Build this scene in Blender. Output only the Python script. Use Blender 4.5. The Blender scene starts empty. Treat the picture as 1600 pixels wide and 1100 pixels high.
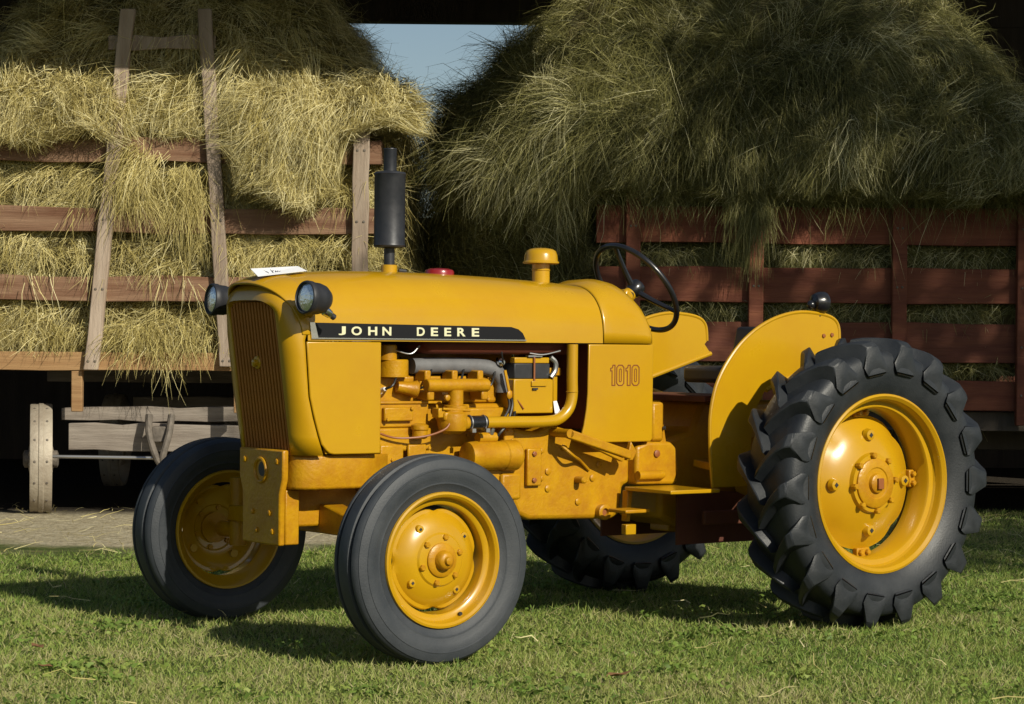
import bpy, math, random
import numpy as np
from mathutils import Matrix, Vector
random.seed(7)
PI = math.pi
R = math.radians
scene = bpy.context.scene

# ------------------------------------------------------------------ camera, sky, sun, exposure
cd = bpy.data.cameras.new('camera')
cam = bpy.data.objects.new('camera', cd)
scene.collection.objects.link(cam)
cd.sensor_width = 36.0
cd.lens = 82.2
cd.clip_start = 0.1
cd.clip_end = 3000
cam.matrix_world = Matrix.Translation((0, 0, 1.0917)) @ Matrix.Rotation(PI / 2 + R(-0.246), 4, 'X') @ Matrix.Rotation(0.0093, 4, 'Z')
scene.camera = cam

SUN_ELEV = R(30.5)
SUN_AZ = R(38)          # how far the sun stands to the right of straight behind the camera
to_sun = Vector((math.sin(SUN_AZ) * math.cos(SUN_ELEV), -math.cos(SUN_AZ) * math.cos(SUN_ELEV), math.sin(SUN_ELEV)))
world = bpy.data.worlds.new('World')
scene.world = world
world.use_nodes = True
wn = world.node_tree.nodes
wl = world.node_tree.links
wn.clear()
sky = wn.new('ShaderNodeTexSky')
sky.sky_type = 'NISHITA'
sky.sun_disc = False
sky.sun_elevation = SUN_ELEV
sky.sun_rotation = math.atan2(to_sun.x, to_sun.y)
sky.air_density = 1.0
sky.dust_density = 0.8
sky.ozone_density = 1.0
bg = wn.new('ShaderNodeBackground')
bg.inputs['Strength'].default_value = 0.068
wo = wn.new('ShaderNodeOutputWorld')
wl.new(sky.outputs[0], bg.inputs[0])
wl.new(bg.outputs[0], wo.inputs[0])
sd = bpy.data.lights.new('sun', 'SUN')
sd.energy = 5.0
sd.angle = R(0.55)
sd.color = (1.0, 0.935, 0.78)
sun = bpy.data.objects.new('sun', sd)
scene.collection.objects.link(sun)
sun.rotation_euler = to_sun.to_track_quat('Z', 'Y').to_euler()
scene.view_settings.view_transform = 'Standard'
scene.view_settings.look = 'None'
scene.view_settings.exposure = 0.0
scene.view_settings.gamma = 1.0
scene.view_settings.use_curve_mapping = False
scene.render.filter_size = 1.7

# ------------------------------------------------------------------ helpers
def tag(o, label=None, cat=None, group=None, kind=None):
    if label: o['label'] = label
    if cat: o['category'] = cat
    if group: o['group'] = group
    if kind: o['kind'] = kind
    return o

def link(o, parent=None):
    scene.collection.objects.link(o)
    if parent is not None: o.parent = parent
    return o

def empty(name, loc=(0, 0, 0), rz=0.0):
    o = bpy.data.objects.new(name, None)
    o.empty_display_size = 0.2
    o.location = loc
    o.rotation_euler = (0, 0, rz)
    return link(o)

class MB:
    """collects shapes; build() makes one mesh object"""
    def __init__(self): self.v = []; self.f = []
    def add(self, vs, fs, M=None):
        b = len(self.v)
        if M is not None: vs = [tuple(M @ Vector(p)) for p in vs]
        self.v += [tuple(p) for p in vs]
        self.f += [tuple(i + b for i in q) for q in fs]
        return self
    def box(self, a, b, M=None):
        x0, y0, z0 = a; x1, y1, z1 = b
        vs = [(x0,y0,z0),(x1,y0,z0),(x1,y1,z0),(x0,y1,z0),(x0,y0,z1),(x1,y0,z1),(x1,y1,z1),(x0,y1,z1)]
        return self.add(vs, [(0,3,2,1),(4,5,6,7),(0,1,5,4),(1,2,6,5),(2,3,7,6),(3,0,4,7)], M)
    def bar(self, p, q, w, d, up=(0, 1, 0)):
        """box beam from p to q, w across, d along 'up'"""
        p = Vector(p); q = Vector(q); ax = (q - p); L = ax.length; ax.normalize()
        u = Vector(up); u = (u - ax * u.dot(ax)).normalized(); s = ax.cross(u)
        vs = []
        for c in (p, q):
            for i, j in ((-1,-1),(1,-1),(1,1),(-1,1)): vs.append(c + s * (w / 2 * i) + u * (d / 2 * j))
        return self.add(vs, [(0,1,2,3),(7,6,5,4),(0,4,5,1),(1,5,6,2),(2,6,7,3),(3,7,4,0)])
    def prism(self, poly, d0, d1, axis='y'):
        """poly in the plane across 'axis', extruded d0..d1"""
        n = len(poly); vs = []
        for d in (d0, d1):
            for a, b in poly:
                vs.append({'y': (a, d, b), 'x': (d, a, b), 'z': (a, b, d)}[axis])
        fs = [tuple(range(n)), tuple(range(2 * n - 1, n - 1, -1))]
        fs += [(i, i + n, (i + 1) % n + n, (i + 1) % n) for i in range(n)]
        return self.add(vs, fs)
    def rings(self, rings, closed=True, cap0=False, cap1=False):
        n = len(rings[0]); vs = [p for r in rings for p in r]; fs = []
        for k in range(len(rings) - 1):
            for i in range(n if closed else n - 1):
                j = (i + 1) % n
                fs.append((k*n+i, k*n+j, (k+1)*n+j, (k+1)*n+i))
        if cap0: fs.append(tuple(range(n - 1, -1, -1)))
        if cap1: fs.append(tuple((len(rings)-1)*n + i for i in range(n)))
        return self.add(vs, fs)
    def lathe(self, prof, o, axis, n=32, cap=True, rmod=None):
        """prof: list of (distance along axis, radius)"""
        o = Vector(o); a = Vector(axis).normalized()
        u = a.orthogonal().normalized()
        if abs(a.y) > .9: u = Vector((1, 0, 0))
        w = a.cross(u); rr = []
        for d, r in prof:
            ring = []
            for i in range(n):
                t = 2 * PI * i / n
                q = r if rmod is None else rmod(d, r, t)
                ring.append(o + a * d + (u * math.cos(t) + w * math.sin(t)) * q)
            rr.append(ring)
        return self.rings(rr, True, cap and prof[0][1] > 1e-5, cap and prof[-1][1] > 1e-5)
    def cyl(self, p, q, r, n=20, r2=None):
        p = Vector(p); q = Vector(q)
        return self.lathe([(0, r), ((q - p).length, r if r2 is None else r2)], p, q - p, n)
    def tube(self, pts, r, n=10):
        pts = [Vector(p) for p in pts]; rr = []; u = None
        for i, p in enumerate(pts):
            d = (pts[min(i+1, len(pts)-1)] - pts[max(i-1, 0)]).normalized()
            if u is None: u = d.orthogonal().normalized()
            u = (u - d * u.dot(d)).normalized(); w = d.cross(u)
            q = r[i] if isinstance(r, (list, tuple)) else r
            rr.append([p + (u * math.cos(2*PI*k/n) + w * math.sin(2*PI*k/n)) * q for k in range(n)])
        return self.rings(rr, True, True, True)
    def ball(self, c, rx, ry=None, rz=None, n=20, m=12):
        ry = rx if ry is None else ry; rz = rx if rz is None else rz
        rr = []
        for k in range(m + 1):
            a = -PI/2 + PI * k / m; cr = max(math.cos(a), 1e-4)
            rr.append([(c[0] + rx*cr*math.cos(2*PI*i/n), c[1] + ry*cr*math.sin(2*PI*i/n), c[2] + rz*math.sin(a)) for i in range(n)])
        return self.rings(rr)
    def torus(self, c, ax, Rr, r, n=40, m=10):
        c = Vector(c); a = Vector(ax).normalized(); u = a.orthogonal().normalized(); w = a.cross(u); rr = []
        for i in range(n + 1):
            t = 2*PI*i/n; e = u*math.cos(t) + w*math.sin(t)
            rr.append([c + e*(Rr + r*math.cos(2*PI*k/m)) + a*(r*math.sin(2*PI*k/m)) for k in range(m)])
        return self.rings(rr)
    def mesh(self, name, mat, smooth=35):
        me = bpy.data.meshes.new(name)
        me.from_pydata([tuple(p) for p in self.v], [], self.f)
        import bmesh
        bm = bmesh.new(); bm.from_mesh(me)
        bmesh.ops.recalc_face_normals(bm, faces=bm.faces)
        bm.to_mesh(me); bm.free()
        if mat is not None: me.materials.append(mat)
        if smooth:
            me.shade_smooth(); me.set_sharp_from_angle(angle=R(smooth))
        return me
    def build(self, name, mat, parent=None, smooth=35, bevel=0.0, seg=2, sub=0):
        o = bpy.data.objects.new(name, self.mesh(name, mat, smooth))
        link(o, parent)
        if bevel:
            m = o.modifiers.new('bevel', 'BEVEL'); m.width = bevel; m.segments = seg
            m.limit_method = 'ANGLE'; m.angle_limit = R(30); m.harden_normals = False
        if sub:
            m = o.modifiers.new('subsurf', 'SUBSURF'); m.levels = sub; m.render_levels = sub
        return o

def arc(cx, cz, r, a0, a1, n=8):
    return [(cx + r*math.cos(R(a0 + (a1-a0)*i/n)), cz + r*math.sin(R(a0 + (a1-a0)*i/n))) for i in range(n+1)]

def smooth_path(pts, n=6):
    """Catmull-Rom through pts"""
    P = [Vector(p) for p in pts]; P = [P[0]*2-P[1]] + P + [P[-1]*2-P[-2]]; out = []
    for i in range(1, len(P)-2):
        for k in range(n):
            t = k/n; a, b, c, d = P[i-1], P[i], P[i+1], P[i+2]
            out.append(.5*((2*b) + (c-a)*t + (2*a-5*b+4*c-d)*t*t + (3*b-a-3*c+d)*t**3))
    out.append(P[-2]); return out

def copy_tree(o, parent=None):
    c = o.copy(); scene.collection.objects.link(c); c.parent = parent
    for ch in list(o.children): copy_tree(ch, c)
    return c

# ------------------------------------------------------------------ materials
def mat(name, col, rough=.5, metal=0.0, var=.0, vscale=6.0, col2=None, bump=0.0, bscale=60.0, coat=0.0, spec=.5, stretch=None, detail=6, obj_random=0.0):
    m = bpy.data.materials.new(name); m.use_nodes = True
    nt = m.node_tree; N = nt.nodes; L = nt.links
    b = N['Principled BSDF']
    b.inputs['Base Color'].default_value = (*col, 1)
    b.inputs['Roughness'].default_value = rough
    b.inputs['Metallic'].default_value = metal
    b.inputs['Specular IOR Level'].default_value = spec
    if coat:
        b.inputs['Coat Weight'].default_value = coat; b.inputs['Coat Roughness'].default_value = .12
    tc = N.new('ShaderNodeTexCoord'); mp = N.new('ShaderNodeMapping'); L.new(tc.outputs['Object'], mp.inputs[0])
    if stretch: mp.inputs['Scale'].default_value = stretch
    if col2 is not None:
        nz = N.new('ShaderNodeTexNoise'); nz.inputs['Scale'].default_value = vscale; nz.inputs['Detail'].default_value = detail; nz.inputs['Roughness'].default_value = .65
        L.new(mp.outputs[0], nz.inputs[0])
        rp = N.new('ShaderNodeValToRGB'); rp.color_ramp.elements[0].position = .35; rp.color_ramp.elements[1].position = .68
        rp.color_ramp.elements[0].color = (*col, 1); rp.color_ramp.elements[1].color = (*col2, 1)
        L.new(nz.outputs[0], rp.inputs[0])
        out = rp.outputs[0]
        if obj_random:
            oi = N.new('ShaderNodeObjectInfo'); hs = N.new('ShaderNodeHueSaturation'); mr = N.new('ShaderNodeMapRange')
            mr.inputs[3].default_value = 1 - obj_random; mr.inputs[4].default_value = 1 + obj_random
            L.new(oi.outputs['Random'], mr.inputs[0]); L.new(mr.outputs[0], hs.inputs['Value']); L.new(out, hs.inputs['Color'])
            out = hs.outputs[0]
        L.new(out, b.inputs['Base Color'])
        mr2 = N.new('ShaderNodeMapRange'); mr2.inputs[3].default_value = max(rough-.07, .02); mr2.inputs[4].default_value = min(rough+.1, 1)
        L.new(nz.outputs[0], mr2.inputs[0]); L.new(mr2.outputs[0], b.inputs['Roughness'])
    if bump:
        n2 = N.new('ShaderNodeTexNoise'); n2.inputs['Scale'].default_value = bscale; n2.inputs['Detail'].default_value = 5
        L.new(mp.outputs[0], n2.inputs[0])
        bp = N.new('ShaderNodeBump'); bp.inputs['Strength'].default_value = bump; bp.inputs['Distance'].default_value = .01
        L.new(n2.outputs[0], bp.inputs['Height']); L.new(bp.outputs[0], b.inputs['Normal'])
    return m

M = {}
M['yellow'] = mat('yellow_paint', (.475, .268, .004), .28, col2=(.44, .232, .004), vscale=3.5, bump=.035, bscale=14, coat=.4)
M['cast_yellow'] = mat('yellow_cast_iron_paint', (.470, .242, .004), .36, col2=(.37, .160, .004), vscale=14, bump=.18, bscale=90, coat=.0, spec=.4)
M['tyre'] = mat('tyre_rubber', (.013, .0155, .019), .46, col2=(.026, .029, .033), vscale=9, bump=.12, bscale=160, spec=.45)
M['front_tyre'] = mat('front_tyre_rubber', (.030, .035, .042), .56, col2=(.050, .055, .062), vscale=7, bump=.12, bscale=160, spec=.4)
M['black'] = mat('black_paint', (.010, .010, .012), .28, col2=(.016, .016, .018), vscale=20, coat=.3)
M['matt_black'] = mat('matt_black_paint', (.016, .017, .020), .5, col2=(.026, .026, .03), vscale=20, bump=.05)
M['muffler'] = mat('muffler_black', (.018, .020, .026), .42, col2=(.035, .036, .042), vscale=14, metal=.2, bump=.05)
M['dark_inside'] = mat('dark_red_bay_shade', (.13, .026, .010), .8, col2=(.10, .02, .008))  # reddish shade of engine bay and grille recess put into the colour
M['grille_bar'] = mat('grille_bar_paint', (.42, .165, .006), .45, col2=(.34, .12, .006))
M['strip'] = mat('black_name_strip', (.006, .006, .008), .45, spec=.3)
M['brown_shade'] = mat('shade_brown_paint', (.11, .032, .012), .7, col2=(.08, .02, .01))  # low chassis parts and platform: their deep shade put into the colour
M['chrome'] = mat('bright_trim', (.78, .78, .80), .22, metal=1.0)
M['steel'] = mat('bare_steel', (.45, .45, .45), .4, metal=.9)
M['lens'] = mat('lamp_lens', (.92, .93, .92), .16, col2=(.85, .87, .86), vscale=30, metal=.85, coat=.2, bump=.3, bscale=80)
M['white'] = mat('white_paper', (.82, .82, .84), .7)
M['ink'] = mat('ink', (.03, .03, .06), .7)
M['letters'] = mat('pale_lettering', (.66, .64, .42), .4)
M['numerals'] = mat('brown_numerals', (.16, .028, .010), .5)
M['red'] = mat('red_cap_paint', (.22, .010, .012), .3, col2=(.26, .014, .015), coat=.4)
M['grey'] = mat('grey_hose', (.115, .115, .12), .6, col2=(.15, .15, .155), vscale=18, bump=.1)
M['cable'] = mat('black_cable', (.012, .012, .012), .5)
M['copper'] = mat('brown_clamp', (.25, .08, .02), .5)
M['plank'] = mat('weathered_red_brown_plank', (.125, .056, .028), .85, col2=(.24, .145, .088), vscale=5, stretch=(.25, 1, 3.5), bump=.5, bscale=26, obj_random=.15)
M['bed_plank'] = mat('tan_plank', (.25, .135, .055), .85, col2=(.36, .22, .10), vscale=5, stretch=(.25, 1, 3.5), bump=.5, bscale=26, obj_random=.1)
M['post'] = mat('grey_weathered_post', (.25, .185, .135), .88, col2=(.40, .32, .25), vscale=5, stretch=(3, 1, .3), bump=.5, bscale=28, obj_random=.12)
M['grey_wood'] = mat('grey_axle_timber', (.17, .14, .115), .9, col2=(.30, .26, .22), vscale=6, stretch=(.3, 1, 3), bump=.5, bscale=28)
M['red_plank'] = mat('dark_red_painted_plank', (.115, .025, .010), .75, col2=(.19, .060, .026), vscale=5, stretch=(.3, 1, 3), bump=.35, bscale=26, obj_random=.15)
M['iron'] = mat('rusty_iron', (.10, .085, .07), .7, col2=(.20, .17, .14), vscale=20, bump=.25, metal=.3)
M['tan_iron'] = mat('worn_pale_steel', (.30, .25, .19), .6, col2=(.42, .37, .29), vscale=9, bump=.3, metal=.2)
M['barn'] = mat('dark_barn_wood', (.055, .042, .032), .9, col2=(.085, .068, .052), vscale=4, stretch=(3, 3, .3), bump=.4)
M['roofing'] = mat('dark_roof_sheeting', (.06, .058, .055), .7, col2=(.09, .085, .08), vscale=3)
M['bark'] = mat('bark', (.09, .065, .045), .9, col2=(.15, .11, .08), vscale=9, stretch=(3, 3, .5), bump=.7, bscale=20)
M['dead_leaf'] = mat('dead_leaf', (.16, .075, .03), .8, col2=(.23, .12, .05), vscale=30)

def strand_mat(name, stops, rough=.55, trans=.25, spec=.3):
    """fibre colour picked per blade from the 'tint' attribute (0..1)"""
    m = bpy.data.materials.new(name); m.use_nodes = True
    nt = m.node_tree; N = nt.nodes; L = nt.links; b = N['Principled BSDF']; out = N['Material Output']
    at = N.new('ShaderNodeAttribute'); at.attribute_name = 'tint'
    rp = N.new('ShaderNodeValToRGB'); cr = rp.color_ramp
    while len(cr.elements) < len(stops): cr.elements.new(.5)
    for e, (p, c) in zip(cr.elements, stops): e.position = p; e.color = (*c, 1)
    L.new(at.outputs['Fac'], rp.inputs[0]); L.new(rp.outputs[0], b.inputs['Base Color'])
    b.inputs['Roughness'].default_value = rough; b.inputs['Specular IOR Level'].default_value = spec
    tr = N.new('ShaderNodeBsdfTranslucent'); L.new(rp.outputs[0], tr.inputs[0])
    mx = N.new('ShaderNodeMixShader'); mx.inputs[0].default_value = trans
    L.new(b.outputs[0], mx.inputs[1]); L.new(tr.outputs[0], mx.inputs[2]); L.new(mx.outputs[0], out.inputs[0])
    return m
M['straw'] = strand_mat('golden_straw', [(0, (.085, .068, .02)), (.28, (.23, .185, .055)), (.55, (.49, .41, .14)), (.8, (.70, .61, .28)), (1, (.80, .73, .42))])
M['hay'] = strand_mat('green_hay', [(0, (.06, .062, .02)), (.35, (.145, .14, .042)), (.68, (.28, .26, .085)), (.88, (.48, .44, .20)), (1, (.66, .62, .36))])
M['grass'] = strand_mat('lawn_grass', [(0, (.09, .145, .028)), (.32, (.20, .30, .055)), (.58, (.31, .36, .085)), (.8, (.41, .39, .16)), (1, (.46, .40, .22))], trans=.3)
M['leaf'] = strand_mat('tree_leaf', [(0, (.035, .07, .012)), (.6, (.06, .11, .02)), (1, (.10, .14, .03))], trans=.3)
M['hay_core'] = mat('packed_hay', (.07, .058, .02), .9, col2=(.16, .13, .045), vscale=9, bump=1.0, bscale=40, detail=10)  # darker than the strands: shade in the gaps between tufts, as colour

def ground_material():
    m = bpy.data.materials.new('ground'); m.use_nodes = True
    nt = m.node_tree; N = nt.nodes; L = nt.links; b = N['Principled BSDF']
    b.inputs['Roughness'].default_value = .95; b.inputs['Specular IOR Level'].default_value = .15
    tc = N.new('ShaderNodeTexCoord')
    def noise(s, d=6):
        n = N.new('ShaderNodeTexNoise'); n.inputs['Scale'].default_value = s; n.inputs['Detail'].default_value = d
        L.new(tc.outputs['Object'], n.inputs[0]); return n
    def ramp(src, stops):
        r = N.new('ShaderNodeValToRGB')
        while len(r.color_ramp.elements) < len(stops): r.color_ramp.elements.new(.5)
        for e, (p, c) in zip(r.color_ramp.elements, stops): e.position = p; e.color = (*c, 1)
        L.new(src, r.inputs[0]); return r
    g = ramp(noise(9, 8).outputs[0], [(.3, (.05, .07, .018)), (.55, (.085, .11, .028)), (.75, (.15, .13, .05))])
    d = ramp(noise(14, 9).outputs[0], [(.3, (.26, .22, .14)), (.5, (.38, .33, .22)), (.7, (.47, .42, .30))])
    sp = N.new('ShaderNodeSeparateXYZ'); L.new(tc.outputs['Object'], sp.inputs[0])
    # bare yard in front of and under the left wagon and inside the barn
    def math_(op, a, bb):
        n = N.new('ShaderNodeMath'); n.operation = op
        for i, q in enumerate((a, bb)):
            if isinstance(q, (int, float)): n.inputs[i].default_value = q
            else: L.new(q, n.inputs[i])
        return n.outputs[0]
    nz = noise(1.3, 7).outputs[0]
    edge = math_('ADD', math_('MULTIPLY', math_('SUBTRACT', nz, .5), 2.2), sp.outputs[1])
    rightness = math_('MAXIMUM', math_('SUBTRACT', sp.outputs[0], -1.2), 0.0)
    lim = math_('MINIMUM', math_('ADD', 12.15, math_('MULTIPLY', rightness, 1.2)), 15.5)
    mr = N.new('ShaderNodeMapRange'); L.new(math_('SUBTRACT', edge, lim), mr.inputs[0])
    mr.inputs[1].default_value = -.25; mr.inputs[2].default_value = .25
    far = N.new('ShaderNodeMapRange'); L.new(sp.outputs[1], far.inputs[0]); far.inputs[1].default_value = 24.5; far.inputs[2].default_value = 25.5
    far.inputs[3].default_value = 1; far.inputs[4].default_value = 0
    mx = N.new('ShaderNodeMix'); mx.data_type = 'RGBA'
    L.new(math_('MULTIPLY', mr.outputs[0], far.outputs[0]), mx.inputs['Factor']); L.new(g.outputs[0], mx.inputs['A']); L.new(d.outputs[0], mx.inputs['B'])
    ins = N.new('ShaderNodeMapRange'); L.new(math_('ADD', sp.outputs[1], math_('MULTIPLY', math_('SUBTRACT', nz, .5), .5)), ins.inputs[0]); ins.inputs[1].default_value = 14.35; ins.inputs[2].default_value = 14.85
    mx2 = N.new('ShaderNodeMix'); mx2.data_type = 'RGBA'; mx2.inputs['B'].default_value = (.035, .028, .02, 1)  # near-black floor: shade under wagons and barn roof painted into the ground
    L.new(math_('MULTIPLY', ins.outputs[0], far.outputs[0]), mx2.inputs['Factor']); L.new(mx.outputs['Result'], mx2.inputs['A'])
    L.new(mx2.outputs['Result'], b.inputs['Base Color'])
    bp = N.new('ShaderNodeBump'); bp.inputs['Strength'].default_value = .8; bp.inputs['Distance'].default_value = .03
    L.new(noise(30, 8).outputs[0], bp.inputs['Height']); L.new(bp.outputs[0], b.inputs['Normal'])
    return m
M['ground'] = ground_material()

# ------------------------------------------------------------------ fibres (numpy)
rng = np.random.default_rng(11)
def fibres(name, root, d, n, length, width, droop, curl, tint, material, segs=3, parent=None, spread_up=.02, taper=.25, clampf=None, kink=.045):
    """ribbons: root (N,3), unit direction d, unit outward normal n"""
    N = len(root)
    s = np.linspace(0, 1, segs + 1)[None, :, None]
    Ld = (d * length[:, None])[:, None, :]
    nn = n[:, None, :]
    pos = root[:, None, :] + Ld * s
    pos = pos + nn * (np.asarray(curl)[:, None, None] * np.sin(s * np.pi * .8)) + nn * (spread_up * s)
    pos[:, :, 2] -= (np.asarray(droop) * length)[:, None] * (s[0, :, 0] ** 2)[None, :]
    wob = rng.normal(0, 1, (N, 1, 3)) * .06
    pos = pos + wob * length[:, None, None] * (s ** 2)
    if kink and segs > 2: pos[:, 1:-1, :] += rng.normal(0, kink, (N, segs - 1, 3)) * length[:, None, None]
    if clampf: pos = clampf(pos)
    side = np.cross(d, n + rng.normal(0, .6, (N, 3)))
    side /= np.linalg.norm(side, axis=1, keepdims=True) + 1e-9
    w = (width[:, None] * (1 - (1 - taper) * np.linspace(0, 1, segs + 1)[None, :] ** 1.5))[:, :, None] * .5
    a = pos - side[:, None, :] * w; b = pos + side[:, None, :] * w
    V = np.stack([a, b], 2).reshape(-1, 3)
    base = (np.arange(N) * (segs + 1) * 2)[:, None]
    k = np.arange(segs)[None, :] * 2
    i0 = base + k
    F = np.stack([i0, i0 + 1, i0 + 3, i0 + 2], -1).reshape(-1)
    me = bpy.data.meshes.new(name)
    me.vertices.add(len(V)); me.vertices.foreach_set('co', V.astype(np.float32).ravel())
    nf = N * segs
    me.loops.add(nf * 4); me.loops.foreach_set('vertex_index', F.astype(np.int32))
    me.polygons.add(nf); me.polygons.foreach_set('loop_start', np.arange(nf, dtype=np.int32) * 4)
    me.polygons.foreach_set('loop_total', np.full(nf, 4, np.int32))
    at = me.attributes.new('tint', 'FLOAT', 'POINT')
    at.data.foreach_set('value', np.repeat(np.clip(tint, 0, 1), (segs + 1) * 2).astype(np.float32))
    me.update(calc_edges=True); me.shade_smooth()
    me.materials.append(material)
    o = bpy.data.objects.new(name, me)
    return link(o, parent)

def unit(a): return a / (np.linalg.norm(a, axis=-1, keepdims=True) + 1e-9)

# ------------------------------------------------------------------ ground
gm = MB()
gx = [-900, -200, -60, -20, -8, -4, -2, 0, 2, 4, 8, 20, 60, 200, 900]
gy = [-300, -60, -10, 0, 4, 6, 8, 10, 12, 14, 16, 20, 26, 60, 200, 900]
vs = [(x, y, 0) for y in gy for x in gx]
nx = len(gx)
gm.add(vs, [(j*nx+i, j*nx+i+1, (j+1)*nx+i+1, (j+1)*nx+i) for j in range(len(gy)-1) for i in range(nx-1)])
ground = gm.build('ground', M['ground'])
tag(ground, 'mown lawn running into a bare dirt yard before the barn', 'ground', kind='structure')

# ------------------------------------------------------------------ barn
barn = empty('barn', (0, 17.5, 0))
tag(barn, 'dark open fronted barn sheltering the two hay wagons', 'barn')
def BL(p): return (p[0], p[1] - 17.5, p[2])
EAVE_Y, EAVE_Z = 12.95, 3.70
def slab(name, a, b, m, bevel=0): MB().box(BL(a), BL(b)).build(name, m, barn, bevel=bevel)
SLOPE = (5.9 - EAVE_Z) / (17.6 - EAVE_Y)
for x0, x1, y0, y1, z0, z1 in ((-7.4, 1.15, EAVE_Y, 17.6, EAVE_Z, 5.9), (1.15, 8.4, 14.75, 17.6, EAVE_Z + SLOPE * (14.75 - EAVE_Y), 5.9), (-7.4, 8.4, 17.6, 21.35, 5.9, 4.45)):  # right bay eave set back, shaped so sun reaches the right hay
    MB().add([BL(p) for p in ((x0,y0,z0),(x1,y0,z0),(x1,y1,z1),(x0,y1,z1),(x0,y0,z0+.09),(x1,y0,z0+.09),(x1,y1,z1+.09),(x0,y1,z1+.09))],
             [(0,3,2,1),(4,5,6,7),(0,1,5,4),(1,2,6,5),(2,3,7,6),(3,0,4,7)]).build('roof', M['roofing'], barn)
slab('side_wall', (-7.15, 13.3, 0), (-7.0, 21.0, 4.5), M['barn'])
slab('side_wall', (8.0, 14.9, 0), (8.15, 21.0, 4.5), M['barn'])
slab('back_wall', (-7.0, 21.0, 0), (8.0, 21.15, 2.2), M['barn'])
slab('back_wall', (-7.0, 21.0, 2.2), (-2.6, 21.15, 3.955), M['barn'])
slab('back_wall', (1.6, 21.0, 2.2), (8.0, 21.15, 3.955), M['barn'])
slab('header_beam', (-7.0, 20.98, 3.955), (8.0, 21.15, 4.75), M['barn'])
slab('post', (-6.9, 13.3, 0), (-6.7, 13.5, 3.648), M['barn'], .01)
slab('post', (7.7, 14.9, 0), (7.9, 15.1, 4.5), M['barn'], .01)
slab('eave_beam', (-7.2, 13.3, 3.65), (1.14, 13.5, 3.79), M['barn'], .01)

# ------------------------------------------------------------------ hay wagon, left (end view, ladder standard in front)
def nails(mb, pts, y, r=.009):
    for x, z in pts: mb.lathe([(0, r), (.004, r*.8), (.006, .0005)], (x, y, z), (0, -1, 0), 8)

lw = empty('hay_wagon', (-2.15, 14.3, 0))
tag(lw, 'weathered plank hay wagon with ladder standard heaped with golden straw', 'wagon')
def LW(p): return (p[0] + 2.15, p[1] - 14.3, p[2])
rr = random.Random(3)
def plank(x0, x1, y0, y1, z0, z1, m, par, off, name='plank', bow=.011, n=8):
    """a plank with slightly wavy, worn edges"""
    rings = []
    for i in range(n + 1):
        x = x0 + (x1 - x0) * i / n
        a = rr.uniform(-bow, bow); b = rr.uniform(-bow, bow); c = rr.uniform(-.004, .004)
        rings.append([off((x, y0 + c, z0 + a)), off((x, y1 + c, z0 + a)), off((x, y1 + c, z1 + b)), off((x, y0 + c, z1 + b))])
    mb = MB(); mb.rings(rings, True, True, True)
    return mb.build(name, m, par, smooth=25, bevel=.004)
for z0, z1, m in ((2.175, 2.32, 'plank'), (1.737, 1.893, 'plank'), (1.314, 1.471, 'plank')):
    plank(-3.5, -.815, 14.30, 14.33, z0, z1, M[m], lw, LW)
plank(-3.5, -.84, 14.295, 14.35, .895, 1.009, M['bed_plank'], lw, LW, bow=.005)
for z0, z1 in ((2.175, 2.32), (1.737, 1.893), (1.314, 1.471)):
    for xs in (-3.5, -.84):
        MB().box(LW((xs, 14.335, z0)), LW((xs + .03, 18.2, z1))).build('side_plank', M['plank'], lw, bevel=.004)
MB().box(LW((-3.46, 14.352, .899)), LW((-.86, 18.2, .94))).build('bed', M['grey_wood'], lw, bevel=.005)
def lean_post(xt, zt, xb, zb, w, y0, y1, name='post', nl=()):
    rings = []; n = 10
    for i in range(n + 1):
        t = i / n; x = xb + (xt - xb) * t + rr.uniform(-.004, .004); z = zb + (zt - zb) * t; ww = w * (1 + rr.uniform(-.04, .04))
        rings.append([LW((x - ww/2, y0, z)), LW((x + ww/2, y0, z)), LW((x + ww/2, y1, z)), LW((x - ww/2, y1, z))])
    mb = MB(); mb.rings(rings, True, True, True)
    o = mb.build(name, M['post'], lw, smooth=25, bevel=.006)
    nb = MB(); nails(nb, [LW((xb + (xt-xb)*((z-zb)/(zt-zb)) + dx, 0, z))[::2] for z in nl for dx in (-.02, .022)], LW((0, y0, 0))[1])
    if nl: tag(nb.build('bolts', M['iron'], o), kind='stuff')
    return o
lean_post(-2.36, 3.10, -2.567, .897, .088, 14.245, 14.296, nl=(.95, 1.39, 1.815, 2.25))
lean_post(-1.895, 3.105, -1.739, .924, .085, 14.245, 14.296, nl=(.96, 1.39, 1.815, 2.25))
lean_post(-.932, 2.36, -.935, .90, .10, 14.245, 14.296, nl=(1.39, 1.815, 2.25))
lean_post(-3.38, 2.36, -3.38, .90, .10, 14.245, 14.296)
plank(-2.485, -1.83, 14.298, 14.33, 2.86, 2.945, M['post'], lw, LW, 'ladder_rung', n=4)
MB().box(LW((-2.695, 14.30, .64)), LW((-2.628, 14.36, .893))).build('stake', M['bed_plank'], lw, bevel=.006)
MB().box(LW((-1.70, 14.30, .64)), LW((-1.64, 14.36, .893))).build('stake', M['bed_plank'], lw, bevel=.006)
plank(-2.80, -1.35, 14.55, 14.72, .575, .662, M['grey_wood'], lw, LW, 'bolster')
plank(-2.75, -1.45, 14.52, 14.68, .40, .560, M['grey_wood'], lw, LW, 'axle_beam')
plank(-2.80, -1.35, 17.3, 17.45, .575, .662, M['grey_wood'], lw, LW, 'bolster')
plank(-2.75, -1.45, 17.3, 17.45, .40, .560, M['grey_wood'], lw, LW, 'axle_beam')
for y in (16.6, 17.7): MB().box(LW((-3.3, y, .78)), LW((-1.0, y + .12, .897))).build('cross_sill', M['grey_wood'], lw, bevel=.006)
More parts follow.
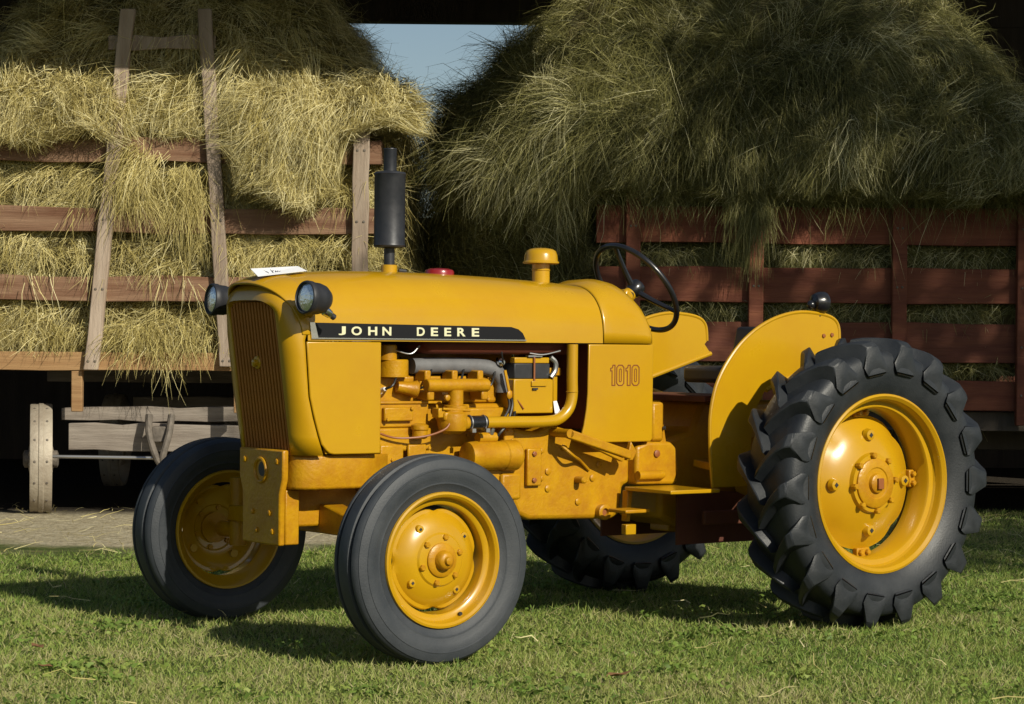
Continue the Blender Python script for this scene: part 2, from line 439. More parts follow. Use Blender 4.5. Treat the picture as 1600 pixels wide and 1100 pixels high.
MB().bar(LW((-2.17, 14.42, .50)), LW((-2.17, 17.4, .46)), .10, .10, (0, 0, 1)).build('reach_pole', M['iron'], lw, bevel=.01)
MB().tube([LW(p) for p in smooth_path([(-2.24,14.45,.62),(-2.23,14.4,.5),(-2.19,14.38,.38),(-2.15,14.40,.30)])], .022).tube([LW(p) for p in smooth_path([(-2.10,14.45,.62),(-2.11,14.4,.5),(-2.14,14.38,.38),(-2.15,14.40,.30)])], .022).build('hitch_iron', M['iron'], lw)
MB().cyl(LW((-2.86, 14.5, .355)), LW((-2.0, 14.5, .35)), .011, 8).build('tie_rod', M['steel'], lw)

def wagon_wheel(par, x, y, r=.345, w=.135, off=LW, steer=0.0):
    c = Vector((0, 0, 0))
    mb = MB(); mb.lathe([(-w/2, r-.028), (-w/2, r-.004), (-w/2+.008, r), (-.018, r), (-.012, r+.006), (.012, r+.006), (.018, r), (w/2-.008, r), (w/2, r-.004), (w/2, r-.028), (-w/2, r-.028)], c, (1, 0, 0), 48, cap=False)
    o = mb.build('wheel', M['tan_iron'], par); o.location = off((x, y, r - .012)); o.rotation_euler = (0, 0, steer)
    hb = MB(); hb.lathe([(-.11, .035), (-.10, .055), (.10, .055), (.11, .035)], c, (1, 0, 0), 20); hb.build('hub', M['iron'], o)
    for k in range(10):
        a = 2*PI*k/10; e = Vector((0, math.cos(a), math.sin(a))); sg = .04 * (1 if k % 2 else -1)
        sp = MB(); sp.cyl(c + e*.05 + Vector((sg*1.6, 0, 0)), c + e*(r-.026) + Vector((sg*.3, 0, 0)), .014, 8); sp.build('spoke', M['tan_iron'], o)
    rv = MB()
    for k in range(16):
        a = 2*PI*k/16
        for sx in (-.04, .035):
            e = Vector((0, math.cos(a), math.sin(a))); rv.lathe([(0, .009), (.004, .007), (.005, .001)], c + e*(r-.001) + Vector((sx, 0, 0)), e, 8)
    tag(rv.build('rivets', M['iron'], o), kind='stuff')
for x in (-2.94, -1.36):
    for y in (14.62, 17.37): wagon_wheel(lw, x, y, steer=R(11.6) if y < 15 else 0.0)

# ------------------------------------------------------------------ hay wagon, right (dark red slatted side)
rw = empty('hay_wagon', (2.6, 14.6, 0))
tag(rw, 'dark red slat sided hay wagon behind the rear wheel piled with green hay', 'wagon')
def RW(p): return (p[0] - 2.6, p[1] - 14.6, p[2])
RZ = ((1.721, 1.953), (1.354, 1.573), (.986, 1.234), (.686, .874))
for z0, z1 in RZ:
    plank(.519, 5.1, 14.60, 14.635, z0, z1, M['red_plank'], rw, RW, 'side_plank', bow=.006, n=14)
    MB().box(RW((.52, 14.637, z0)), RW((.552, 17.2, z1))).build('end_plank', M['red_plank'], rw, bevel=.004)
    MB().box(RW((.56, 17.2, z0)), RW((5.1, 17.23, z1))).build('far_side_plank', M['red_plank'], rw, bevel=.004)
for x in (.702, 1.469, 2.362, 3.14, 4.0, 4.9):
    p = MB().box(RW((x, 14.545, .60)), RW((x + .092, 14.598, 2.045))).build('stake', M['red_plank'], rw, bevel=.006)
    nb = MB(); nails(nb, [RW((x + dx, 0, z0 + .1))[::2] for z0, z1 in RZ for dx in (.03, .062)], RW((0, 14.545, 0))[1], .008); tag(nb.build('bolts', M['iron'], p), kind='stuff')
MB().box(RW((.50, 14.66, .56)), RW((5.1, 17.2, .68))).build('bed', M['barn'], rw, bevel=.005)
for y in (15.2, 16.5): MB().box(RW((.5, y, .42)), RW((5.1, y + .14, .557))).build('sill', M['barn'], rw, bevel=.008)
for x in (1.25, 4.2):
    MB().box(RW((x - .07, 14.95, .30)), RW((x + .07, 16.9, .417))).build('axle_beam', M['grey_wood'], rw, bevel=.008)
    for y in (14.85, 17.0):
        c = Vector(RW((x, y, .33)))
        o = MB().lathe([(-.08, .20), (-.09, .28), (-.06, .335), (.06, .335), (.09, .28), (.08, .20), (-.08, .20)], c, (0, 1, 0), 36, cap=False).build('wheel', M['tyre'], rw)
        MB().lathe([(-.07, .05), (-.06, .205), (.06, .205), (.07, .05)], c, (0, 1, 0), 28).build('rim', M['iron'], o)

# ------------------------------------------------------------------ hay loads
def noise3(p, f, seed):
    r = np.random.default_rng(seed); out = np.zeros(len(p))
    for k in range(7):
        w = r.normal(0, 1, 3) * f * (1 + .5*k); out += np.sin(p @ w + r.uniform(0, 6.28)) / (1 + .35*k)
    return out / 3.2
def load(name, c, h, e, clampf, seed, material_core, parent=None, nu=120, nv=70, rough=1.0):
    """lumpy rounded block; returns the object and its faces for planting fibres"""
    u = np.linspace(0, 2*np.pi, nu, endpoint=False); v = np.linspace(-np.pi/2 + .02, np.pi/2 - .02, nv)
    U, V = np.meshgrid(u, v)
    sg = lambda a: np.sign(a) * np.abs(a) ** e
    P = np.stack([sg(np.cos(V)) * sg(np.cos(U)), sg(np.cos(V)) * sg(np.sin(U)), sg(np.sin(V))], -1).reshape(-1, 3)
    P = np.array(c) + P * np.array(h)
    nrm = unit((P - np.array(c)) / np.array(h))
    P = P + nrm * (noise3(P, 1.9, seed) * .08 + noise3(P, 4.5, seed + 1) * .05)[:, None] * rough
    if clampf: P = clampf(P)
    F = [(j*nu+i, j*nu+(i+1) % nu, (j+1)*nu+(i+1) % nu, (j+1)*nu+i) for j in range(nv-1) for i in range(nu)]
    F += [tuple(range(nu-1, -1, -1)), tuple((nv-1)*nu+i for i in range(nu))]
    me = bpy.data.meshes.new(name); me.from_pydata([tuple(q) for q in P], [], F); me.materials.append(material_core); me.shade_smooth()
    me.update()
    o = link(bpy.data.objects.new(name, me), parent)
    F4 = np.array(F[:-2]); A, B, Cc, D = (P[F4[:, i]] for i in range(4))
    cn = np.cross(Cc - A, D - B); area = np.linalg.norm(cn, axis=1) / 2; cn = unit(cn)
    cen = (A + B + Cc + D) / 4
    flip = np.einsum('ij,ij->i', cn, cen - np.array(c)) < 0; cn[flip] *= -1
    return o, (A, B, Cc, D, cn, area, cen)

def tufts(name, surf, n_tuft, per, seed, material, parent, keep, Lr=(.16, .34), tint0=.5, comb=None, wild=.9, jit=.035, lift=.05, wid=(.0026, .0050), droop=(.05, .45), fan=.16, clampf=None, tvar=.16):
    g = np.random.default_rng(seed)
    A, B, Cc, D, cn, area, cen = surf
    wgt = area * keep(cen, cn); wgt /= wgt.sum()
    idx = g.choice(len(area), n_tuft, p=wgt)
    a, b = g.uniform(0, 1, (2, n_tuft, 1))
    p = (A[idx]*(1-a) + B[idx]*a)*(1-b) + (D[idx]*(1-a) + Cc[idx]*a)*b
    n = cn[idx]
    if comb is None:      # down the face, swept sideways by a slow swirling field
        ang = noise3(p, 1.7, seed + 5) * 1.9 * wild + g.normal(0, .45, n_tuft) * wild
        base = np.stack([np.sin(ang), 0*ang, -np.cos(ang)], -1)
    else:
        base = np.tile(np.array(comb, float), (n_tuft, 1)) + g.normal(0, .28, (n_tuft, 3)) * wild
    d = base - n * np.einsum('ij,ij->i', base, n)[:, None] * .9
    d = unit(d + 1e-6)
    tl = g.uniform(*Lr, n_tuft); tt = np.clip(tint0 + noise3(p, 2.4, seed + 9) * .25 + g.normal(0, tvar, n_tuft), 0, 1)
    tlift = g.uniform(.1, 1.0, n_tuft) ** 1.5 * lift
    k = np.repeat(np.arange(n_tuft), per); N = len(k)
    across = np.cross(d, n)
    root = p[k] + g.normal(0, jit, (N, 3)) + across[k] * g.normal(0, jit * 1.2, (N, 1)) - n[k] * .02
    dd = unit(d[k] + g.normal(0, fan, (N, 3)) + n[k] * g.normal(.03, .07, (N, 1)))
    return fibres(name, root, dd, n[k], tl[k] * g.uniform(.5, 1.3, N), g.uniform(*wid, N), g.uniform(*droop, N),
                  tlift[k] * g.uniform(.4, 1.4, N), tt[k] + g.normal(0, .15, N), material, 3, parent, clampf=clampf)
def ears(surf, n, seed, material, parent, keep, clampf=None):
    """seed heads: short, thick, pale, hanging off the surface"""
    g = np.random.default_rng(seed); A, B, Cc, D, cn, area, cen = surf
    w = area * keep(cen, cn); idx = g.choice(len(area), n, p=w / w.sum())
    p = cen[idx] + g.normal(0, .02, (n, 3)) + cn[idx] * g.uniform(.03, .14, (n, 1))
    d = unit(g.normal(0, .55, (n, 3)) + np.array([0, -.3, -.8]))
    fibres('seed_heads', p, d, cn[idx], g.uniform(.03, .065, n), g.uniform(.005, .009, n), g.uniform(0, .3, n), g.uniform(0, .01, n), g.uniform(.55, 1.0, n), material, 3, parent, 0.0, .3, clampf=clampf)
def strays(surf, n, seed, material, parent, keep, L=(.12, .36), tint=(.6, 1.0), clampf=None, name='stray_straw'):
    g = np.random.default_rng(seed); A, B, Cc, D, cn, area, cen = surf
    w = area * keep(cen, cn); idx = g.choice(len(area), n, p=w / w.sum())
    p = cen[idx] + g.normal(0, .03, (n, 3)) + cn[idx] * g.uniform(.02, .09, (n, 1))
    d = unit(g.normal(0, 1, (n, 3)) * np.array([1, .35, .8]) + np.array([0, 0, -.35]))
    d = unit(d - cn[idx] * np.einsum('ij,ij->i', d, cn[idx])[:, None] * .7)
    fibres(name, p, d, cn[idx], g.uniform(*L, n), g.uniform(.0024, .0042, n), g.uniform(0, .3, n), g.uniform(0, .03, n), g.uniform(*tint, n), material, 3, parent, clampf=clampf)
def lock(centres, per, length, material, parent, seed, spread=.10, tint=.6, dirx=0.0, yoff=-.02, drop=.75, name='straw_lock', fan=.45, out=.28, clampf=None):
    g = np.random.default_rng(seed); C0 = np.repeat(np.array(centres, float), per, 0); N = len(C0)
    root = C0 + g.normal(0, 1, (N, 3)) * np.array([spread, .02, spread * .45]); root[:, 1] += yoff
    cx = np.repeat(g.normal(dirx, .45, len(centres)), per)
    d = unit(np.stack([cx + g.normal(0, fan, N), -np.abs(g.normal(out, .12, N)), -drop + g.normal(0, .28, N)], -1))
    n = np.tile(np.array([0, -1.0, .25]), (N, 1))
    tt = np.repeat(g.uniform(tint - .25, tint + .2, len(centres)), per) + g.normal(0, .14, N)
    return fibres(name, root, d, n, g.uniform(.4, 1.2, N) * length, g.uniform(.0026, .0048, N), g.uniform(.2, .6, N), g.uniform(.0, .03, N), tt, material, 3, parent, clampf=clampf)
g0 = np.random.default_rng(77)
def vis(cen, cn): return np.clip(-cn[:, 1] + .35 * cn[:, 2] + .25 * np.abs(cn[:, 0]), 0, 1) * (cen[:, 1] < 17.5)
def front(cen, cn): return np.clip(-cn[:, 1] + .5 * cn[:, 2] + .15, 0, 1)

# -- left load
def clampL(P):
    low = P[:, 2] < 2.30
    P[low, 1] = np.maximum(P[low, 1], 14.40)
    f = 1 - .34 * np.clip(P[:, 2] - 2.35, 0, 1.2)
    P[:, 0] = -2.15 + (P[:, 0] + 2.15) * f
    P[:, 2] = np.maximum(P[:, 2], .94); return P
loadL, sL = load('straw_load', (-2.15, 16.50, 2.05), (1.40, 2.12, 1.40), .36, clampL, 21, M['hay_core'])
tag(loadL, 'golden straw load spilling through the planks of the ladder wagon', 'straw', kind='stuff')
def soft_floor(pos, m, z0, k):
    z = pos[:, :, 2]; z0 = np.broadcast_to(z0, z.shape); q = m & (z < z0); z[q] = z0[q] - (z0[q] - z[q]) * k
    return pos
def over_left(pos):
    x = pos[:, :, 0]; y = pos[:, :, 1]
    pos = soft_floor(pos, (x < -1.70) & (y < 14.36), (2.34 + .05*np.sin(x*9)), .35)
    pos = soft_floor(pos, (x > -1.05) & (y < 14.40), (2.40 + .03*np.sin(x*14)), .2)
    return soft_floor(pos, (x >= -1.70) & (y < 14.36), 1.98 + .06*np.sin(x*11), .35)
def over_right(pos):
    x = pos[:, :, 0]; y = pos[:, :, 1]
    return soft_floor(pos, (x > .46) & (y < 14.72), 2.03 + .03*np.sin(x*13) + .02*np.sin(x*37), .22)
def behind_planks(pos):
    z = pos[:, :, 2]; y = pos[:, :, 1]
    q = z < .97; z[q] = .97 - (.97 - z[q]) * .1
    m = (z < 2.30) & (y < 14.352) & (pos[:, :, 0] < -.8)
    y[m] = 14.352 + (14.352 - y[m]) * .15
    return pos
tufts('straw', sL, 2300, 42, 31, M['straw'], loadL, vis, tint0=.55, clampf=behind_planks, wild=1.9, jit=.020, tvar=.34, lift=.12, fan=.18)
# bulging heaps over the top plank
HEAPS = []
for i, (c, h, cb, nt, ln) in enumerate((((-2.83, 14.40, 2.50), (.36, .20, .18), (.15, -.2, -.7), 110, (.16, .32)),
                                    ((-3.25, 14.42, 2.42), (.3, .18, .15), (-.3, -.2, -.7), 70, (.16, .3)),
                                    ((-1.34, 14.38, 2.42), (.34, .19, .22), (-.2, -.2, -.85), 150, (.18, .34)),
                                    ((-1.36, 14.31, 2.20), (.24, .09, .20), (-.3, -.1, -.85), 100, (.16, .30)),
                                    ((-.85, 14.50, 2.50), (.22, .2, .13), (.6, -.2, -.4), 70, (.14, .26)),
                                    ((-2.12, 14.50, 2.42), (.24, .10, .12), (.3, -.2, -.7), 45, (.14, .26)))):
    o, sf = load('straw_heap', c, h, 1.0, None, 200 + i, M['hay_core'], loadL, 40, 24, 1.2)
    HEAPS.append(sf)
    tufts('straw', sf, int(nt*1.9), 40, 230 + i, M['straw'], loadL, front, tint0=.60, comb=cb, Lr=ln, lift=.15, tvar=.34, fan=.17, wild=2.8, jit=.018, clampf=over_left)
    ears(sf, nt * 5, 530 + i, M['straw'], loadL, front, clampf=over_left)
cs = []
for z in (1.03, 1.49, 1.91):                         # straw bulging out of the gaps, resting on the plank below
    for x in np.arange(-3.3, -.85, .075):
        if g0.uniform() < .8: cs.append((x + g0.normal(0, .03), 14.365, z + g0.uniform(.06, .24)))
lock(cs, 45, .16, M['straw'], loadL, 41, spread=.055, tint=.62, drop=.45, yoff=-.02, out=.22, clampf=lambda p: soft_floor(p, p[:, :, 2] < 1.2, .99, .2))
cs = [(-2.33, 14.29, 2.25), (-2.30, 14.27, 2.12), (-2.38, 14.27, 2.05), (-2.22, 14.28, 2.2), (-2.12, 14.28, 2.05), (-1.95, 14.29, 1.98), (-2.05, 14.28, 1.92), (-2.28, 14.28, 1.98), (-2.0, 14.28, 2.12)]
lock(cs, 110, .24, M['straw'], loadL, 43, spread=.06, tint=.62, fan=.38, out=.08, dirx=.25)
cs = [(x, 14.30, z) for x, z in ((-2.28, 1.12), (-2.15, 1.08), (-2.05, 1.10), (-2.35, 1.1), (-2.2, 1.18), (-2.0, 1.2), (-1.95, 1.12))]
lock(cs, 60, .15, M['straw'], loadL, 45, spread=.08, tint=.45, fan=.4, drop=.8, out=.12)
cs = [(x, 14.28, z) for x, z in ((-2.28, 1.04), (-2.15, 1.0), (-2.02, 1.0), (-1.9, 1.42), (-2.05, 1.45), (-2.9, 1.45), (-2.7, 1.85), (-2.1, 1.7))]
lock(cs, 9, .24, M['straw'], loadL, 44, spread=.05, tint=.85, fan=.35, drop=1.0, out=.08)

for i_, sf_ in enumerate(HEAPS): strays(sf_, 420, 90 + i_, M['straw'], loadL, front, (.10, .28), clampf=over_left)
strays(sL, 6500, 81, M['straw'], loadL, vis, clampf=behind_planks)

# -- right load
def clampR(P):
    low = (P[:, 2] < 1.98) & (P[:, 0] > .42)
    P[low, 1] = np.maximum(P[low, 1], 14.72)
    lo2 = (P[:, 2] < 1.75) & (P[:, 0] <= .5); P[lo2, 1] = np.maximum(P[lo2, 1], 15.0)
    f = 1 - .36 * np.clip(P[:, 2] - 2.40, 0, 1.2)
    P[:, 0] = 1.55 + (P[:, 0] - 1.55) * f
    P[:, 2] = np.maximum(P[:, 2], .70); return P
loadR, sR = load('hay_load', (1.55, 16.5, 2.1), (1.98, 2.0, 1.50), .48, clampR, 51, M['hay_core'])
tag(loadR, 'high shaggy heap of green brown hay on the red wagon', 'hay', kind='stuff')
def behind_slats(pos):
    z = pos[:, :, 2]; y = pos[:, :, 1]
    m = (z < 1.97) & (y < 14.66) & (pos[:, :, 0] > .45)
    y[m] = 14.66 + (14.66 - y[m]) * .15
    return pos
tufts('hay', sR, 2500, 42, 61, M['hay'], loadR, vis, tint0=.38, lift=.13, Lr=(.2, .42), clampf=behind_slats, wild=1.8, jit=.024, tvar=.26, fan=.2)
for i, (c, h, cb, nt, ln, tn) in enumerate((
        ((0.62, 14.62, 2.44), (.55, .28, .22), (-.9, -.15, -.35), 190, (.26, .5), .40),
        ((0.20, 14.66, 2.24), (.32, .22, .16), (-.75, -.1, -.6), 120, (.22, .4), .74),
        ((.95, 14.72, 2.72), (.55, .3, .26), (-.9, -.1, -.3), 170, (.26, .5), .36),
        ((1.75, 14.66, 2.62), (.50, .3, .28), (.45, -.1, -.7), 150, (.24, .46), .34),
        ((1.35, 14.62, 2.36), (.42, .22, .17), (.2, -.1, -.9), 120, (.2, .4), .34),
        ((2.05, 14.62, 2.40), (.42, .24, .20), (-.3, -.1, -.8), 130, (.22, .42), .50),
        ((2.65, 14.64, 2.40), (.45, .26, .26), (.6, -.1, -.6), 140, (.22, .44), .44),
        ((2.75, 14.62, 2.26), (.45, .22, .15), (-.5, -.1, -.7), 110, (.2, .38), .52),
        ((3.30, 14.66, 2.32), (.40, .24, .22), (.5, -.1, -.7), 90, (.2, .4), .48),
        ((.35, 14.95, 2.75), (.38, .3, .22), (-.8, -.1, -.5), 80, (.22, .42), .3),
        ((-.10, 15.1, 2.35), (.35, .3, .3), (-.6, -.1, -.75), 80, (.22, .4), .28))):
    o, sf = load('hay_heap', c, h, 1.0, None, 300 + i, M['hay_core'], loadR, 40, 24, 1.2)
    tufts('hay', sf, int(nt*1.9), 40, 330 + i, M['hay'], loadR, front, tint0=tn, comb=cb, Lr=ln, lift=.16, tvar=.33, wild=2.5, fan=.17, jit=.020, clampf=over_right)
    ears(sf, nt * 6, 560 + i, M['hay'], loadR, front, clampf=over_right)
    strays(sf, 420, 600 + i, M['hay'], loadR, front, (.10, .34), (.45, 1.0), over_right, 'stray_hay')
strays(sR, 8000, 83, M['hay'], loadR, vis, (.08, .30), tint=(.4, 1.0), clampf=behind_slats, name='stray_hay')
cs = [(x + g0.normal(0, .05), 14.53 + g0.normal(0, .03), 2.04 + g0.uniform(-.03, .1)) for x in np.arange(.5, 3.6, .09)]
lock(cs, 40, .2, M['hay'], loadR, 71, spread=.07, tint=.5, out=.1, name='hay_lock', drop=.45)
cs = [(1.45, 14.47, 2.14), (1.48, 14.47, 2.06), (1.51, 14.48, 1.99), (1.43, 14.49, 2.1)]
lock(cs, 170, .34, M['hay'], loadR, 73, spread=.045, tint=.5, fan=.16, drop=1.3, out=.05, name='hay_lock')
cs = []
for z in (1.60, 1.25, .90):
    for x in np.arange(.62, 3.7, .07): cs.append((x + g0.normal(0, .03), 14.70, z + g0.uniform(.03, .13)))
lock(cs, 42, .12, M['hay'], loadR, 74, spread=.05, tint=.72, drop=.3, out=.1, name='hay_lock', yoff=-.01)
cs = [(x, 14.52, z) for x, z in ((.6, 2.06), (1.0, 2.06), (1.9, 2.1), (2.3, 2.0), (2.9, 2.02), (3.1, 2.1), (3.4, 2.0), (2.6, 2.05))]
lock(cs, 5, .35, M['hay'], loadR, 75, spread=.08, tint=.95, fan=.4, drop=.8, out=.05, name='hay_lock')

# ------------------------------------------------------------------ lawn
def lawn():
    g = np.random.default_rng(5)
    N = 330000
    # more blades near the viewer
    y = 6.2 + (g.uniform(0, 1, N) ** 1.45) * 9.6
    hw = y * .225 + .55
    x = g.uniform(-1, 1, N) * hw
    nzv = noise3(np.stack([x, y, 0*x], -1), 1.2, 91)
    lim = np.minimum(12.0 + np.maximum(x + 1.2, 0) * 1.2, 15.6) + nzv * .55
    keep = (y < lim - g.exponential(.22, N) + .12)
    x, y, nzv = x[keep], y[keep], nzv[keep]; n = len(x)
    clump = noise3(np.stack([x, y, 0*x], -1), 5.5, 92); fine = noise3(np.stack([x, y, 0*x], -1), 17, 93)
    L = np.clip(.030 + .012 * clump + .010 * fine + g.normal(0, .009, n), .012, .085)
    d = unit(np.stack([g.normal(0, .55, n) + .25*fine, g.normal(0, .55, n), np.full(n, .85)], -1))
    root = np.stack([x, y, np.full(n, -.002)], -1)
    nn = unit(np.stack([g.normal(0, 1, n), g.normal(0, 1, n), np.zeros(n)], -1))
    big = noise3(np.stack([x, y, 0*x], -1), 2.6, 97)
    tint = .48 + .13 * clump + .20 * nzv + .14 * big + .12 * fine + g.normal(0, .17, n)
    tint[g.uniform(0, 1, n) < .055] = .97
    o = fibres('lawn_grass', root, d, nn, L, g.uniform(.0026, .0048, n), g.uniform(.0, .35, n), L * .15, tint, M['grass'], 2, None, 0.0, .12)
    tag(o, 'short mown green grass round the tractor', 'grass', kind='stuff')
    # clover and broad-leaved weeds among the grass
    nc = 130; cy_ = 6.7 + g.uniform(0, 1, nc) * 5.0; cx_ = g.uniform(-1, 1, nc) * (cy_ * .22 + .3)
    k = np.repeat(np.arange(nc), 34); n = len(k); sp = g.uniform(.03, .11, nc)[k]
    x = cx_[k] + g.normal(0, 1, n) * sp; y = cy_[k] + g.normal(0, 1, n) * sp
    a = g.uniform(0, 6.28, n); d = unit(np.stack([np.cos(a), np.sin(a), g.uniform(.1, .7, n)], -1))
    o = fibres('clover', np.stack([x, y, g.uniform(.008, .03, n)], -1), d, np.tile([0, 0, 1.0], (n, 1)), g.uniform(.014, .03, n), g.uniform(.009, .016, n), g.uniform(0, .5, n), np.full(n, .004), np.repeat(g.uniform(.1, .5, nc), 34) + g.normal(0, .06, n), M['grass'], 2, None, 0.0, .5)
    tag(o, 'clover and small broad leaved weeds among the lawn grass', 'weeds', kind='stuff')
    # loose straw lying about
    n = 1500
    y = 6.6 + g.uniform(0, 1, n) * 8.5; x = g.uniform(-1, 1, n) * (y * .22 + .4)
    dirt = y > 11.8
    keep = dirt | (g.uniform(0, 1, n) < .16)
    x, y = x[keep], y[keep]; n = len(x)
    a = g.uniform(0, 6.28, n); d = np.stack([np.cos(a), np.sin(a), g.normal(0, .05, n)], -1)
    z = np.where(y > 11.8, .006, .03)
    o = fibres('loose_straw', np.stack([x, y, z], -1), unit(d), np.tile([0, 0, 1.0], (n, 1)), g.uniform(.05, .22, n), g.uniform(.003, .005, n), np.zeros(n), g.uniform(0, .012, n), g.uniform(.6, 1, n), M['straw'], 3)
    tag(o, 'loose straw scattered over the yard and lawn', 'straw', kind='stuff')
lawn()

# ------------------------------------------------------------------ shade tree beyond the right edge of the picture
def tree(loc, h, cr, seed, label):
    t = empty('shade_tree', loc); tag(t, label, 'tree', 'shade trees to the right of the yard')
    r = random.Random(seed); g = np.random.default_rng(seed)
    tk = MB(); tk.tube(smooth_path([(0,0,-.05),(.06,.03,h*.2),(-.05,.08,h*.45),(.04,.0,h*.75)]), [.26 - .17*i/18 for i in range(19)], 12)
    o = tk.build('trunk', M['bark'], t)
    cens = []
    for k in range(15):
        a = 2.4*k; z0 = h*(.34 + .028*k); ln = cr*r.uniform(.55, .95)*(1 - .3*k/15); ez = z0 + ln*r.uniform(.3, .75)
        e = (math.cos(a)*ln, math.sin(a)*ln, ez)
        MB().tube(smooth_path([(0,0,z0),(e[0]*.5, e[1]*.5, z0 + (ez-z0)*.4), e], 5), [.075 - .06*i/10 for i in range(11)], 7).build('limb', M['bark'], o)
        cens += [e, (e[0]*.65, e[1]*.65, z0 + (ez-z0)*.65 + .2)]
    cens.append((0, 0, h*.92)); cens = np.array(cens)
    NL = 15000; k = g.choice(len(cens), NL); rad = g.uniform(0, 1, NL) ** .5 * cr * .30
    pos = cens[k] + unit(g.normal(0, 1, (NL, 3))) * rad[:, None] * np.array([1, 1, .75])
    d = unit(g.normal(0, 1, (NL, 3)) + np.array([0, 0, -.3]))
    fibres('crown', pos, d, unit(g.normal(0, 1, (NL, 3))), g.uniform(.09, .15, NL), g.uniform(.06, .09, NL), np.full(NL, .2), np.full(NL, .01), g.uniform(0, 1, NL), M['leaf'], 2, t, 0, .2)
    return t
tree((7.4, 7.2, 0), 9.4, 2.9, 4, 'leafy shade tree standing right of the lawn beside the barn')

# ------------------------------------------------------------------ tractor
TX, TY, TH = -0.6969, 8.5152, R(35.78)
tr = empty('tractor', (TX, TY, 0), TH)
tag(tr, 'yellow vintage farm tractor with black muffler parked on the grass', 'tractor')
Y, CY = M['yellow'], M['cast_yellow']
HW = .245                                      # half width of hood
ZB = 1.09                                      # lower edge of hood

def interp(x, xs, ys):
    return float(np.interp(x, xs, ys))
def hood_top(x): return interp(x, [-.33, -.25, -.15, -.05, .1, .3, .6, 1.0, 1.13], [1.298, 1.315, 1.332, 1.341, 1.347, 1.348, 1.344, 1.325, 1.314])
def section(x, w, top, zb=ZB, n=2.6, m=28):
    out = []
    for i in range(m + 1):
        t = PI * i / m
        cx = math.cos(t); sx = math.sin(t)
        out.append((x, -w * math.copysign(abs(cx) ** (2/n), cx), zb + (top - zb) * abs(sx) ** (2/n)))
    return out
# hood skin, with a thin return along the lower edge
xs = [-.20, -.12, 0, .15, .3, .5, .7, .9, 1.02, 1.112]
rings = []
for x in xs:
    s = section(x, HW, hood_top(x)); inner = [(x, p[1]*.975, ZB + (p[2]-ZB)*.96) for p in reversed(s)]
    rings.append(s + inner)
hood = MB().rings(rings, True, True, True).build('hood', Y, tr, smooth=40)
# name strips with lettering (near side) and plain far strip
strip_poly = [(-.167, 1.1), (.741, 1.1)] + [(.738, 1.108), (.728, 1.125), (.708, 1.139), (.675, 1.1475)] + [(-.190, 1.1535)]
for sy in (-1, 1):
    st = MB().prism(strip_poly, sy*.2455, sy*.2500).build('name_strip', M['strip'], hood)
    if sy < 0:
        MB().prism([(-.160, 1.0965), (.745, 1.0965), (.745, 1.1005), (-.160, 1.1005)], -.2515, -.247).build('bright_trim', M['chrome'], st)
        MB().prism([(-.188, 1.0965), (-.160, 1.0965), (-.176, 1.154), (-.196, 1.154)], -.2515, -.247).build('bright_trim', M['chrome'], st)
def text_mesh(name, body, size, m, parent, loc, rot, offset=.0, space=1.0, extrude=.0008, xs=1.0):
    cu = bpy.data.curves.new(name, 'FONT'); cu.body = body; cu.size = size; cu.offset = offset; cu.space_character = space; cu.extrude = extrude
    ob = bpy.data.objects.new(name, cu); link(ob)
    bpy.context.view_layer.update()
    me = bpy.data.meshes.new_from_object(ob.evaluated_get(bpy.context.evaluated_depsgraph_get()))
    bpy.data.objects.remove(ob); me.name = name; me.materials.clear(); me.materials.append(m)
    o = bpy.data.objects.new(name, me); link(o, parent); o.location = loc; o.rotation_euler = rot; o.scale = (xs, 1, 1)
    return o
def fit_text(name, body, x0, x1, z0, z1, y, m, parent, **k):
    o = text_mesh(name, body, .05, m, parent, (0, 0, 0), (PI/2, 0, 0), **k)
    co = np.array([v.co for v in o.data.vertices]); lo, hi = co.min(0), co.max(0)
    sx = (x1 - x0) / (hi[0] - lo[0]); sz = (z1 - z0) / (hi[1] - lo[1])
    o.scale = (sx, sz, 1); o.location = (x0 - lo[0]*sx, y, z0 - lo[1]*sz)
    return o
strip0 = [o for o in hood.children if o.name.startswith('name_strip')][0]
for ch, x0, x1 in (('J', -0.079, -0.049), ('O', -0.025, 0.018), ('H', 0.045, 0.083), ('N', 0.105, 0.143), ('D', 0.253, 0.287), ('E', 0.314, 0.345), ('E', 0.373, 0.403), ('R', 0.430, 0.467), ('E', 0.495, 0.528)):
    fit_text('letter', ch, x0, x1, 1.1105, 1.1415, -.2508, M['letters'], strip0, offset=.0014)

